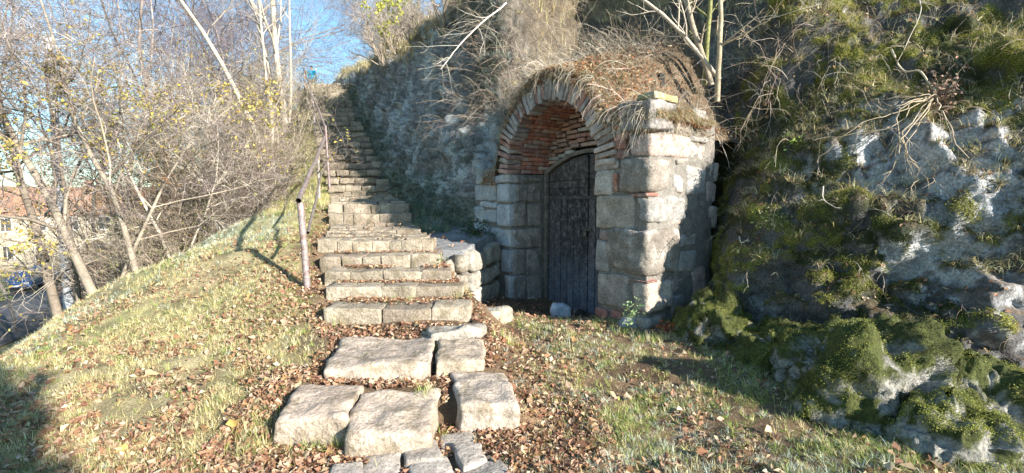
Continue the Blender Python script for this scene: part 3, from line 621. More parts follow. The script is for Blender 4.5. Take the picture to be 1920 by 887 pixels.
# ------------------------------------------------------------------ ground cover
def on_slab(X, Y, e=.0):
    r = np.zeros(X.shape, bool)
    for x0, x1, y0, y1 in RECTS: r |= (X > x0 - e) & (X < x1 + e) & (Y > y0 - e) & (Y < y1 + e)
    return r
def on_stair(X, Y, e=0.): return (Y > 4.42) & (X > XL(Y) - e) & (X < XR(Y) + e)
def in_wall(X, Y):
    d = (X - WC[0]) * DN[0] + (Y - WC[1]) * DN[1]; s_ = (X - WC[0]) * TS[0] + (Y - WC[1]) * TS[1]
    return (d > -.03) & ((s_ < SJR - .02) | (s_ > SJL) | (d > DD - .05)) & (s_ > -.02) | ((d > -.0) & (s_ > -.6) & (s_ < 0) & (d > .9))
def sample(n, y0=2.3, y1=14., p=1.6, x0=-7, x1=3.2):
    u = rng.random(n); Y = (y0 ** (1 - p) + u * (y1 ** (1 - p) - y0 ** (1 - p))) ** (1 / (1 - p)); X = rng.uniform(np.maximum(-1.15 * Y - .3, x0), np.minimum(1.1 * Y + .2, x1))
    return X, Y
def nz(X, Y, f, s): return fbm(P3(X, Y), f, 3, s)
# dead leaves
X, Y = sample(150000, 2.3, 11, 1.9)
dl = XL(Y) - X; dr = X - XR(Y); n = nz(X, Y, 1.3, 91); n2 = nz(X, Y, 3.5, 92)
dens = np.where(dl > 0, .80 * np.exp(-dl / .7) + .11 + .38 * sstep(-.05, .2, n) * np.exp(-dl / 1.8), 0)
dens = np.where(dr > 0, np.where(ledge(X, Y), .10 + .7 * np.exp(-dr / .12), .85 * np.exp(-dr / .6) + .06 + .35 * sstep(5.2, 6, Y)), dens)
dens *= sstep(-.2, .12, n2 + .10)
dens = np.where((dl <= 0) & (dr <= .15), .8, dens) * sstep(10.5, 7, Y)
dens = np.where(on_stair(X, Y), 0, dens); dens = np.where(on_slab(X, Y, -.02), dens * .03, dens); dens = np.where((Y < 2.95) & (dl < .0) & (dr < .8), dens * .75, dens)
dens = np.where((dr > 0) & (dr < .9) & (Y < 4.6), np.maximum(dens, .34), dens)
k = (rng.random(len(X)) < dens) & ~in_wall(X, Y) & ~((ledge(X, Y)) & (X > XR(Y)) & (rng.random(len(X)) < .4)); X, Y = X[k], Y[k]
Z = ground(X, Y) + rng.uniform(.004, .03, len(X)); onl = on_slab(X, Y, .0)
Z = np.where(onl, -1.26 - .05 * (Y < 3.3) + 0 * Z, Z)
k = ~onl; X, Y, Z = X[k], Y[k], Z[k]
LC = [(.34, .19, .12), (.26, .135, .08), (.44, .30, .20), (.17, .085, .05), (.54, .42, .29), (.36, .21, .10)]
b = MB(); Nn = unit(rnd_unit(len(X)) * .8 + A(0, 0, 1)); V_, F_, c_ = leaves(P3(X, Y, Z), Nn, np.clip(rng.lognormal(-3.45, .4, len(X)), .016, .085), palette(LC, len(X), [4, 3, 4, 2, 2.5, 1.2])); b.add(V_, F_, c_)
x = rng.uniform(-.56, .15, 700); y = rng.uniform(2.72, 3.2, 700); kk = ~on_slab(x, y, -.02); x, y = x[kk], y[kk]; V_, F_, c_ = leaves(P3(x, y, ground(x, y) + .012), unit(rnd_unit(len(x)) * .7 + A(0, 0, 1)), rng.uniform(.02, .045, len(x)), palette(LC, len(x))); b.add(V_, F_, c_)
# leaves lying on treads, against the risers
tr = [(-1.9, -.45, 4.62, 4.95, -1.05, 1500), (-2.0, -.6, 5.12, 5.35, -.935, 700), (-2.2, -.75, 5.5, 5.75, -.815, 620), (-2.35, -.9, 5.95, 6.15, -.685, 260), (-2.6, -1.1, 6.3, 8.2, -.47, 260), (-3.3, -1.85, 8.4, 8.56, -.23, 60), (-3.4, -2.2, 9, 10.7, .05, 140)]
for x0, x1, y0, y1, z, n_ in tr:
    x = rng.uniform(x0, x1, n_); y = y1 - (y1 - y0) * np.abs(rng.normal(0, .35, n_)) if y1 - y0 < .5 else rng.uniform(y0, y1, n_)
    kk = sstep(-.3, .2, nz(x, y, 3, 95) + .12) > rng.random(n_); x, y = x[kk], y[kk]
    zz = z + (y - (y0 + y1) / 2) * (.065 if y1 - y0 > .5 else 0) + rng.uniform(0.005, .02, len(x)) + (.02 if y1 - y0 > .5 else 0)
    V_, F_, c_ = leaves(P3(x, y, zz), unit(rnd_unit(len(x)) * .6 + A(0, 0, 1)), rng.uniform(.024, .046, len(x)), palette(LC, len(x))); b.add(V_, F_, c_)
# a few on the upper flight
yy = rng.uniform(11, 18.4, 500); i = np.floor((yy - 10.8) / .385); yy = 10.8 + .385 * (i + rng.uniform(.1, .95, 500)); u = rng.beta(1.4, .6, 500); xx = XL(yy) + (XR(yy) - XL(yy)) * u
V_, F_, c_ = leaves(P3(xx, yy, .31 + .21 * i + .015), unit(rnd_unit(500) * .6 + A(0, 0, 1)), rng.uniform(.03, .06, 500), palette(LC, 500)); b.add(V_, F_, c_)
tag(b.build('leaf_litter', M_LEAF, smooth=False, origin=(0, 0, 0)), 'brown and reddish dead leaves strewn over grass and stairs', 'fallen leaves', kind='stuff')
for i, (px, py, sz, cc) in enumerate([(440, 790, .075, (.62, .40, .12)), (502, 633, .07, (.55, .33, .09)), (226, 845, .08, (.62, .42, .14)), (283, 702, .09, (.52, .38, .22)), (196, 738, .08, (.45, .36, .25)), (846, 690, .05, (.5, .3, .15)), (1177, 745, .07, (.55, .42, .28)), (1078, 636, .06, (.5, .28, .12))]):
    p = at_h(px, py, -1.4)
    for _ in range(6): p = at_h(px, py, float(ground(p[0], p[1])) + .03)
    b = MB(); t = np.linspace(0, 2 * np.pi, 13)[:-1]; rr = sz / 2 * (1 + .25 * np.cos(5 * t)); a = i * 1.3
    U_ = unit(A(math.cos(a), math.sin(a), .2)); N_ = unit(A(.3 * math.sin(i), -.35, 1)); V2 = np.cross(N_, U_); ring_ = p + U_ * (rr * np.cos(t) * 1.2)[:, None] + V2 * (rr * np.sin(t))[:, None] + N_ * (.25 * sz * np.cos(2 * t + i))[:, None]
    b.add(np.concatenate([ring_, [p]]), [[j, (j + 1) % 12, 12] for j in range(12)], cc)
    lb = ['big yellow leaf on the grass left of the lowest slab row', 'yellow orange leaf on the grass halfway up left of the slabs', 'yellow leaf near the bottom left shadow edge', 'pale tan leaf in the middle of the left slope', 'whitish dry leaf left of the tan one on the slope', 'brown leaf at the right tip of the second slab row', 'pale dry leaf in the middle of the right grass', 'orange leaf in the grass in front of the pillar'][i]
    tag(b.build('fallen_leaf', M_LEAF), lb, 'leaf', 'large single leaves lying on the grass')

# grass
def blades(P, nb, ln, sp, w, cols, wts=None, droop=.5, N=None, K=4, percol=None):
    n = len(P); idx = np.repeat(np.arange(n), nb); m_ = len(idx)
    az = rng.uniform(0, 2 * np.pi, m_); out = np.stack([np.cos(az), np.sin(az), np.zeros(m_)], -1); lean_ = np.abs(rng.normal(0, sp, m_))[:, None]
    up = np.tile(A(0, 0, 1), (m_, 1)) if N is None else unit(N[idx] * .6 + A(0, 0, .6))
    d = unit(up + out * lean_); L_ = (np.asarray(ln)[idx] if np.ndim(ln) else ln) * rng.uniform(.5, 1.15, m_)
    p = P[idx] + out * (rng.random((m_, 1)) * .018); pts = [p]
    for k in range(K - 1):
        p = p + d * (L_ / (K - 1))[:, None]; pts.append(p); d = unit(d + A(0, 0, -droop) * (k + 1) / K + out * .1)
    Pn = np.stack(pts, 1); wv = np.linspace(1, .15, K)[None] * w * rng.uniform(.7, 1.3, (m_, 1))
    sd = unit(np.stack([-out[:, 1], out[:, 0], np.zeros(m_)], -1) + rnd_unit(m_) * .5)
    tc = palette(cols, n, wts, .15) if percol is None else percol; cc = np.clip(tc[idx] * (1 + rng.normal(0, .22, (m_, 1))), .01, .9)
    return ribbons(Pn, wv, sd, cc)
STRAW = [(.60, .52, .27), (.54, .46, .22), (.66, .59, .38), (.40, .32, .18)]; GREEN = [(.24, .32, .07), (.34, .41, .11), (.17, .23, .05)]; FROST = [(.50, .57, .48), (.40, .47, .38)]
GC = np.array(STRAW + GREEN + FROST)
def grass_zone(n, p, wfun, dfun, ln, nb, name_b, droop=.6, y1=12.):
    X, Y = sample(n, 2.3, y1, p); k = (rng.random(n) < dfun(X, Y)) & ~on_stair(X, Y, -.02) & ~on_slab(X, Y, -.015) & ~in_wall(X, Y); X, Y = X[k], Y[k]
    wt = wfun(X, Y); wt = wt / wt.sum(1, keepdims=True); cs = wt.cumsum(1); i = (rng.random((len(X), 1)) > cs).sum(1).clip(0, 8); pc = GC[i] * (1 + rng.normal(0, .15, (len(X), 1)))
    sc_l = (1 + .25 * np.clip(Y - 4, 0, 8) * .3); V_, F_, c_ = blades(P3(X, Y, ground(X, Y) - .004), nb, ln * rng.uniform(.6, 1.4, len(X)) * sc_l, 1.5, .0017, None, percol=pc, droop=droop); name_b.add(V_, F_, c_)
g = MB()
def w_left(X, Y):
    n = nz(X, Y, .9, 96); gr = sstep(.0, .3, n) * .8 + .12; fz = np.exp(-((Y - 8.2) / 1.5) ** 2) * sstep(.3, .9, XL(Y) - X) + .6 * sstep(1.0, 0, X - XC(Y)) * sstep(.0, .3, nz(X, Y, 1.5, 98)); gr = gr + 1.2 * np.exp(-((XL(Y) - X - .25) / .2) ** 2) * (Y > 4.2)
    o = np.ones(len(X)); return np.stack([o, o * .9, o * .7, o * .5, gr, gr, gr * .7, fz * 2.6 + .03, fz * 1.8 + .03], 1)
def d_left(X, Y):
    d = XL(Y) - X; n = nz(X, Y, 2.2, 97); return (d > 0) * np.clip(.16 + .95 * sstep(-.12, .15, n) * sstep(-.1, 1.0, d) + .12 * (d > 1.5) + .5 * np.exp(-((Y - 8.3) / 1.5) ** 2), 0, 1) * (X > XC(Y) - 1.6)
grass_zone(60000, 1.55, w_left, d_left, .052, 13, g)
def w_right(X, Y):
    n = nz(X, Y, 1.0, 99); gr = sstep(-.1, .35, n) * 1.0 + .30; o = np.ones(len(X)); fz = sstep(-.1, .3, nz(X, Y, 1.7, 101)); return np.stack([o * .8, o * .7, o * .7, o * .4, gr, gr, gr * .9, fz * 1.2 + .2, fz + .2], 1)
def d_right(X, Y):
    d = X - XR(Y); n = nz(X, Y, 2.6, 102); return (d > 0) * ~ledge(X, Y) * np.clip(sstep(.15, 1.0, d) * (.18 + .95 * sstep(-.12, .12, n)) + .08, 0, 1) * sstep(6.3, 5.4, Y)
grass_zone(34000, 1.7, w_right, d_right, .055, 12, g, y1=7)
# tufts between slabs and along stair edges
tp = []
for px, py, n_, sp in [(630, 800, 26, .05), (640, 840, 34, .06), (800, 745, 16, .04), (820, 660, 10, .03), (480, 800, 40, .07), (468, 850, 30, .06), (560, 855, 14, .06), (720, 835, 18, .08), (790, 800, 20, .06), (545, 545, 60, .14), (530, 530, 40, .12), (600, 375, 60, .12), (590, 420, 50, .1), (740, 600, 26, .1), (640, 608, 30, .1), (860, 590, 20, .1),
                       (1145, 605, 30, .09), (1230, 640, 30, .1), (1160, 600, 24, .06), (1060, 660, 24, .1), (950, 640, 20, .08), (1180, 625, 24, .08)]:
    p = at_h(px, py, -1.3)
    for _ in range(8): p = at_h(px, py, float(ground(p[0], p[1])))
    tp.append(np.c_[p[0] + rng.normal(0, sp, n_), p[1] + rng.normal(0, sp * .8, n_)])
tp = np.concatenate(tp); V_, F_, c_ = blades(P3(tp[:, 0], tp[:, 1], ground(tp[:, 0], tp[:, 1]) - .01), 9, .12, .8, .0019, STRAW[:3] + GREEN[:2], [1, 1, 1, 1.2, 1.6], .6); g.add(V_, F_, c_)
tag(g.build('grass', M_GRASS, smooth=False, origin=(0, 0, 0)), 'short grass, part green, part straw coloured and frosted', 'grass', kind='stuff')

# ------------------------------------------------------------------ growth on the rock
CV = CP2.reshape(-1, 3); CN = NC.reshape(-1, 3)
dep = CV[:, 1] * FW[1] + CV[:, 2] * FW[2]; okv = dep > .5
PXs = np.where(okv, 960 + FPX * CV[:, 0] / np.where(okv, dep, 1), -9999); PYs = np.where(okv, 443.5 - FPX * (CV[:, 1] * UP[1] + CV[:, 2] * UP[2]) / np.where(okv, dep, 1), -9999)
def cliff_at(px, py, rad=9):
    k = np.where((np.abs(PXs - px) < rad) & (np.abs(PYs - py) < rad))[0]
    if len(k) == 0: return cliff_at(px, py, rad * 2)
    j = k[np.argmin(dep[k])]; return CV[j], CN[j]
du = np.linalg.norm(np.gradient(CP2, axis=0), axis=-1); dv_ = np.linalg.norm(np.gradient(CP2, axis=1), axis=-1); area = (du * dv_).ravel()
inview = (PXs > -150) & (PXs < 2070) & (PYs > -250) & (PYs < 950)
def pick(n, wgt, dpow=1.2):
    wv = area * wgt * inview / np.maximum(dep, 1) ** dpow; wv = np.clip(wv, 0, None); i = rng.choice(len(CV), n, p=wv / wv.sum())
    j = rng.normal(0, 1, (n, 3)); s_ = np.sqrt(area[i])[:, None] * .5; t_ = j - np.sum(j * CN[i], 1, keepdims=True) * CN[i]; return CV[i] + t_ * s_, CN[i], i
# moss cushions
mv = (moss_m * 1.0).ravel(); n3r = (cn3 + .6 * cn2).ravel()
P_, N_, i_ = pick(330000, mv * (.12 + sstep(-.2, .25, n3r)) ** 1.3)
b = MB(); hgt = rng.random(len(P_)) ** 1.5 * .022 * sstep(-.1, .4, n3r[i_]); yl = mbr.reshape(-1, 1)[i_] * sstep(-.4, .3, n3r[i_])[:, None]
mc = (A(.045, .058, .014) * (1 - yl) + A(.29, .285, .06) * yl) * (1 + rng.normal(0, .16, (len(P_), 1)))  # tufts carry the same painted sun and shade tones
V_, F_, c_ = leaves(P_ + N_ * hgt[:, None], unit(N_ + rnd_unit(len(P_)) * .9), rng.uniform(.006, .015, len(P_)), np.clip(mc, .01, .9), .8); b.add(V_, F_, c_)
for o, Pp, U in MB_BOULD:
    Pb = Pp.reshape(-1, 3); Ub = U.reshape(-1, 3); q = sstep(-.1, .25, fbm(Pb, 5, 3, 111) + .2 * Ub[:, 2]) * (Ub[:, 2] > -.2); q = q * np.maximum(.05, np.sqrt(1 - Ub[:, 2] ** 2)); i = rng.choice(len(Pb), 42000, p=q / q.sum()); Pb, Ub = Pb[i] + rng.normal(0, .010, (42000, 3)), Ub[i]
    V_, F_, c_ = leaves(Pb + Ub * (rng.random((42000, 1)) ** 1.5 * .013), unit(Ub + rnd_unit(42000) * .9), rng.uniform(.004, .010, 42000), palette([(.27, .27, .06), (.20, .21, .045), (.14, .16, .035)], 42000) * (.22 + 1.0 * sstep(-.2, .3, fbm(Pb, 3.2, 3, 171) + .25 * Ub[:, 2]))[:, None], .8); b.add(V_, F_, c_)  # boulder moss painted brighter on top and darker below, as if sunlit
tag(b.build('moss', M_LEAF, smooth=False, origin=(0, 0, 0)), 'yellow green moss cushions on the rock and boulders at the right', 'moss', kind='stuff')
# dry grass on the hill and hanging from ledges
flat = sstep(.25, .6, CN[:, 2]); hillm = (1 - face).ravel(); hgrnd = CV[:, 2]
b = MB()
P_, N_, i_ = pick(9000, (hillm * (CV[:, 1] > 8.5)), 1.0); far_ = np.hypot(P_[:, 0], P_[:, 1])
V_, F_, c_ = blades(P_, 6, .10 + .022 * far_, .6, .004, STRAW + [(.30, .22, .14)], droop=.35, K=3); b.add(V_, F_, c_)
rim = (np.concatenate([sstep(.85, 1, v1)[None] * np.ones((NU, 1)), sstep(.12, .0, v2)[None] * np.ones((NU, 1))], 1)).ravel() * (CV[:, 0] < -.9) * (CV[:, 1] > 8.5) * (CV[:, 1] < 24); P_, N_, i_ = pick(6000, rim, .8); V_, F_, c_ = blades(P_, 6, .16 + .012 * P_[:, 1], .8, .0035, STRAW + [(.30, .24, .16)], droop=.9, K=4); b.add(V_, F_, c_)
P_, N_, i_ = pick(3800, flat * (1 - hillm) * (CV[:, 2] > -.6) * (CV[:, 0] > 0) + .02 * (1 - hillm) * (CV[:, 0] > 1.5) * (CV[:, 2] > .8)); V_, F_, c_ = blades(P_, 7, .17, 1.0, .0022, STRAW + [(.20, .19, .09)], droop=1.5, N=N_, K=5); b.add(V_, F_, c_)
lf = gb.ravel() * (CV[:, 0] < 0); P_, N_, i_ = pick(15000, lf + .45 * sstep(-.1, .25, fbm(CV * A(1, 1, .35), 2.6, 3, 161)) * (CV[:, 0] < .0) * (1 - hillm)); V_, F_, c_ = blades(P_, 6, .15, .9, .0026, [(.09, .13, .08), (.15, .20, .15), (.28, .34, .31), (.36, .40, .37), (.12, .10, .08)], droop=1.4, N=N_, K=4); b.add(V_, F_, c_)
# verge beside the upper stairs
Y = rng.uniform(7.5, 19, 5200); X = XR(Y) + rng.uniform(0, 1, 5200) ** 1.2 * np.interp(Y, [7.5, 10, 20], [.5, 1.0, .7]) + .02; k = ~((Y < 8.6) & (X > -.9)); X, Y = X[k], Y[k]
V_, F_, c_ = blades(P3(X, Y, ground(X, Y) - .01), 7, .12, .9, .003, [(.09, .16, .08), (.13, .2, .12), (.24, .30, .24), (.30, .28, .16)], droop=.8); b.add(V_, F_, c_)
# left of upper stairs
Y = rng.uniform(9, 18.5, 4000); X = XL(Y) - rng.random(4000) ** 1.3 * 1.3; V_, F_, c_ = blades(P3(X, Y, ground(X, Y) - .01), 7, .15, .8, .004, STRAW + GREEN[:2], droop=.6); b.add(V_, F_, c_)
# bank over the arch
Bf = BP.reshape(-1, 3); bdd = bd.ravel(); wgt = np.exp(-bdd / .5); i = rng.choice(len(Bf), 5200, p=wgt / wgt.sum()); Pb = Bf[i] + rng.normal(0, .025, (5200, 3))
outw = np.tile(-DN * .9 + A(0, 0, .5), (5200, 1)); V_, F_, c_ = blades(Pb, 6, .10, 1.6, .0022, [(.42, .34, .20), (.34, .26, .14), (.50, .43, .28), (.26, .17, .10), (.20, .21, .08)], [3, 2, 2, 1.8, 1.2], .9, N=outw, K=5); b.add(V_, F_, c_)
kk = np.where((bs.ravel() < .3) & (bdd < 1.05))[0]; i = rng.choice(kk, 1100); Pb = Bf[i] + rng.normal(0, .03, (1100, 3)); V_, F_, c_ = blades(Pb, 6, .12, 1.5, .0024, [(.42, .34, .20), (.50, .43, .28), (.30, .24, .14)], None, 1.2, N=np.tile(unit(-TS * 1.2 + A(0, 0, .4)), (1100, 1)), K=5); b.add(V_, F_, c_)
n_ = 1000; dd_ = rng.uniform(0, 1.05, n_); top_ = bank_h(np.full(n_, .06), dd_); hh_ = htop - .12 + (np.maximum(top_ - htop + .12, .03)) * rng.random(n_); FP = WC + TS * .02 + DN * dd_[:, None]; FP[:, 2] = hh_ + 0; FP = FP - TS * .02
V_, F_, c_ = blades(FP, 6, .13, 1.3, .0024, [(.42, .34, .20), (.50, .43, .28), (.30, .22, .13), (.2, .2, .08)], None, 1.6, N=np.tile(unit(-TS * 1.2 - DN * .3 + A(0, 0, .2)), (n_, 1)), K=5); b.add(V_, F_, c_)
tag(b.build('dry_grass', M_GRASS, smooth=False, origin=(0, 0, 0)), 'straw coloured dry grass on the hillside and over the arch', 'dry grass', kind='stuff')
b = MB(); i = rng.choice(len(Bf), 9500, p=(wgt * (.15 + sstep(-.2, .2, fbm(Bf, 2.6, 3, 121) + .05))) / (wgt * (.15 + sstep(-.2, .2, fbm(Bf, 2.6, 3, 121) + .05))).sum()); Pb = Bf[i] + rnd_unit(9500) * .04 + A(0, 0, .03)
V_, F_, c_ = leaves(Pb, unit(rnd_unit(9500) + A(-.3, -.3, .5)), rng.uniform(.02, .05, 9500), palette([(.42, .20, .10), (.36, .15, .07), (.5, .30, .17), (.25, .12, .07), (.48, .38, .24)], 9500)); b.add(V_, F_, c_)
V_, F_, c_ = leaves(FP[:900] + rnd_unit(900) * .04 - TS * .02, unit(rnd_unit(900) - TS), rng.uniform(.02, .05, 900), palette([(.42, .20, .10), (.36, .15, .07), (.5, .30, .17), (.25, .12, .07)], 900)); b.add(V_, F_, c_)
P_, N_, i_ = pick(6000, flat * (1 - hillm) * (CV[:, 0] > 0) + .25 * hillm * (CV[:, 0] > -1)); V_, F_, c_ = leaves(P_ + N_ * .01, unit(rnd_unit(6000) * .6 + N_), rng.uniform(.03, .055, 6000), palette(LC, 6000)); b.add(V_, F_, c_)
tag(b.build('dead_leaves', M_LEAF, smooth=False, origin=(0, 0, 0)), 'rusty dead leaves caught on the bank over the arch and on rock ledges', 'fallen leaves', kind='stuff')

# ------------------------------------------------------------------ branching growth
def grow(P0, D0, L, r0, K, wig, up, taper=.35):
    n = len(P0); p = P0; d = unit(D0); pts = [p]
    for k in range(K - 1):
        d = unit(d + rng.normal(0, wig, (n, 3)) + A(0, 0, up)); p = p + d * (L / (K - 1))[:, None]; pts.append(p)
    return np.stack(pts, 1), r0[:, None] * np.linspace(1, taper, K)[None]
def sprout(P, Rr, nch, t0, t1, ang, lf, rf, K, wig, up, rmin=.002, L=None):
    N, Kp, _ = P.shape; t = rng.uniform(t0, t1, (N, nch)).ravel(); par = np.repeat(np.arange(N), nch); f = t * (Kp - 1); i = np.minimum(f.astype(int), Kp - 2); u = (f - i)[:, None]
    p = P[par, i] * (1 - u) + P[par, i + 1] * u; d = unit(P[par, i + 1] - P[par, i]); side_ = unit(np.cross(d, rnd_unit(len(par)))); a = rng.normal(ang, .2, len(par))[:, None]
    Lp = np.linalg.norm(np.diff(P, axis=1), axis=-1).sum(1)[par]; rp = (Rr[par, i] * (1 - u[:, 0]) + Rr[par, i + 1] * u[:, 0])
    return grow(p, d * np.cos(a) + side_ * np.sin(a), Lp * lf * rng.uniform(.5, 1.2, len(par)) * (1.25 - t * .6), np.maximum(rp * rf, rmin), K, wig, up)
def make_tree(label, *a, **k):
    global rng
    import zlib
    keep = rng; rng = np.random.default_rng(zlib.crc32(label.encode())); r = make_tree_(label, *a, **k); rng = keep; return r
def make_tree_(label, base, stems, spec, colr, group=None, name='bare_tree', cat='tree', leafc=None, leafn=0, leafs=.06, rmin=.0035, split=1, thin=(.24, .20, .185)):
    """stems: list of (direction, length, radius, wiggle); spec: (children, ang, lenf, radf, wig, up) per level"""
    t = empty(name, base, label, cat, group); B0 = A(*base)
    P_, R_ = [], []
    mbt, mbc = MB(), MB(); Ps = []
    for dr_, L_, r_, wg in stems: p, r = grow(B0[None] + A(rng.normal(0, .5 * r_), rng.normal(0, .5 * r_), -.15)[None], A(*dr_)[None], A(L_), A(r_), 10, wg, .02, .3); Ps.append((p, r))
    P = np.concatenate([x[0] for x in Ps]); Rr = np.concatenate([x[1] for x in Ps]); Rr[:, 0] *= 1.35
    V_, F_, c_ = tubes(P, Rr, 8, colr); mbt.add(V_, F_, c_)
    last = None
    for lv, (nc, ang, lf_, rf_, wg, up) in enumerate(spec):
        K = 7 if lv < 2 else 5; P, Rr = sprout(P, Rr, nc, .28 if lv == 0 else .12, 1, ang, lf_, rf_, K, wg, up, rmin)
        big = lv < split; cc = np.tile(A(*(colr if big else thin)), (len(P), 1)) * np.clip(rng.lognormal(0, .45, (len(P), 1)), .35, 1.9)
        V_, F_, c_ = tubes(P, Rr, 5 if big else 3, cc); (mbt if big else mbc).add(V_, F_, c_); last = P
    mbt.build('trunk', M_BARK, t); mbc.build('crown', M_TWIG, t)
    if leafn:
        q = last.reshape(-1, 3); wl = sstep(-.05, .25, fbm(q, .9, 3, 151)) * (sstep(4.2, 1.5, q[:, 2]) if leafc is YEL else 1) + 1e-4; i = rng.choice(len(q), leafn, p=wl / wl.sum()); h = q[i] + rng.normal(0, .03, (leafn, 3))
        b = MB(); V_, F_, c_ = leaves(h, rnd_unit(leafn), rng.uniform(.6, 1.2, leafn) * leafs, palette(leafc, leafn)); b.add(V_, F_, c_); b.build('foliage', M_LEAF, t, smooth=False)
    return t
def gbase(px, Y): X = (px - 960) / FPX * Y; return (X, Y, float(ground(X, Y)))
TREE = [(13, .9, .55, .5, .22, .0), (8, .8, .6, .5, .26, -.01), (7, .75, .55, .5, .3, .0), (5, .75, .55, .6, .33, .0)]
BK = (.26, .225, .185)
YEL = [(.55, .42, .10), (.42, .32, .08), (.36, .31, .10), (.28, .27, .09)]
make_tree('leaning tree with yellow leaves nearest the parked cars', gbase(128, 8.6), [((-.45, .05, 1), 6.5, .085, .07), ((-.15, .3, 1), 5.5, .05, .08)], TREE, (.17, .14, .11), leafc=YEL, leafn=3600, leafs=.08, group=None)
make_tree('thick pale trunk flaring at its foot at the left crest of the grass', gbase(182, 8.3), [((-.28, .0, 1), 6.8, .085, .06), ((.1, .3, 1), 5, .04, .08)], TREE, (.25, .21, .165), leafc=YEL, leafn=2600, leafs=.07)
make_tree('slender tree leaning left just right of the flared trunk', gbase(266, 8.4), [((-.30, .05, 1), 6.2, .055, .09)], TREE, (.25, .21, .165), leafc=YEL, leafn=380, leafs=.07)
make_tree('pale twin stemmed sapling with a forked top in the middle of the thicket', gbase(322, 9.6), [((-.05, 0, 1), 4.2, .034, .08), ((.35, 0, 1), 3.4, .026, .09)], TREE[:3], (.50, .44, .36), thin=(.45, .40, .33))
make_tree('tall leaning tree with a dark arching crown behind the thicket', (-9.4, 14.2, float(ground(-9.4, 14.2))), [((-.2, 0, 1), 11.5, .085, .13), ((.4, .1, 1), 10, .06, .13)], TREE, (.20, .17, .155), thin=(.16, .13, .15))
make_tree('pale tree with two tall stems beside the top of the handrail', (-6.9, 14.6, float(ground(-6.9, 14.6))), [((-.04, .02, 1), 8.5, .10, .05), ((-.22, .05, 1), 8, .06, .06), ((.13, .0, 1), 7, .045, .07)], [(6, .6, .4, .45, .16, .08), (6, .7, .5, .5, .2, .03), (5, .7, .5, .5, .25, .0)], (.42, .37, .31), thin=(.36, .31, .26))
make_tree('thin curved pale tree whose foot stands beside the second handrail post', (-6.35, 12.6, float(ground(-6.35, 12.6))), [((-.35, .0, 1), 7.5, .075, .05), ((-.12, .1, 1), 6.5, .05, .06)], [(6, .6, .4, .45, .16, .08), (6, .7, .5, .5, .2, .03), (5, .7, .5, .5, .25, .0)], (.40, .35, .28), thin=(.34, .29, .23))
big = make_tree('leafless tree in the valley behind the thicket', (-13.5, 17, float(ground(-13.5, 17))), [((.05, 0, 1), 12.5, .085, .12), ((-.35, 0, 1), 10, .06, .12)], TREE, (.26, .225, .20), 'leafless trees in the valley behind the thicket', thin=(.19, .16, .175))
big2 = make_tree('leafless tree in the valley behind the thicket', (-19, 22, float(ground(-19, 22))), [((-.1, 0, 1), 13.5, .085, .12), ((.3, 0, 1), 11, .06, .12)], TREE, (.26, .225, .20), 'leafless trees in the valley behind the thicket', thin=(.21, .18, .19))
for i, (x, y, s_, rz, src) in enumerate([(-13.2, 20.5, .8, 1, 1), (-15.5, 25, 1.1, 3, 0), (-22, 27, 1.1, 4, 1), (-18.5, 31, 1.0, 5, 1), (-26, 24, 1.0, 1.7, 0), (-20.5, 34, 1.2, 5.2, 0)]):
    o = copy_tree((big, big2)[src]); o.location = (x, y, float(ground(x, y)) - .2); o.rotation_euler.z = rz; o.scale = (s_,) * 3
# trees on the hill top, right of the stairs' end
ht = make_tree('leafless tree on the hill top above the end of the stairs', (-7.2, 27, 6.8), [((.05, 0, 1), 6, .1, .05), ((-.4, 0, 1), 5, .08, .07), ((.5, .1, 1), 5, .07, .07)], TREE, (.26, .22, .19), 'leafless trees on the hill top above the stairs', thin=(.30, .25, .22))
for x, y, s_, rz in [(-5.6, 25, .6, 1), (-8.0, 33, .9, 2), (-4.5, 22.5, .6, 4), (-7.5, 36, 1.0, 5)]:
    j = np.argmin((CV[:, 0] - x) ** 2 + (CV[:, 1] - y) ** 2); o = copy_tree(ht); o.location = (x, y, CV[j, 2] - .2); o.rotation_euler.z = rz; o.scale = (s_,) * 3
# thicket shrubs
def shrub(label, base, n_, h, seedc, thin, leafc=None, leafn=0, group='tangled leafless shrubs of the thicket', leafs=.05, spread=.7, rr=.022):
    st = [((rng.normal(0, spread), rng.normal(0, spread), 1), h * rng.uniform(.7, 1.1), rr * rng.uniform(.6, 1.2), .13) for _ in range(n_)]
    return make_tree(label, base, st, [(6, .6, .5, .6, .2, .02), (6, .7, .5, .7, .25, -.01), (3, .8, .5, .8, .3, 0)], seedc, group, 'bare_shrub', 'shrub', leafc, leafn, leafs, .0035, 0, thin)
LBS = 'leafless pale grey tangled shrub in the thicket left of the stairs'
s1_ = shrub(LBS, gbase(440, 11.0), 16, 3.0, (.26, .22, .17), (.31, .26, .205)); s2_ = shrub('tangled shrub with a few yellow green leaves left on it, in the thicket', gbase(480, 12.5), 13, 2.9, (.24, .20, .16), (.34, .29, .225), [(.30, .32, .10), (.22, .26, .07), (.42, .38, .16)], 900)
s3_ = shrub('brownish tangled shrub with dead brown leaves on its twigs, in the thicket', gbase(370, 10.5), 15, 2.8, (.17, .13, .10), (.22, .17, .135), [(.26, .13, .06), (.20, .10, .05)], 500)
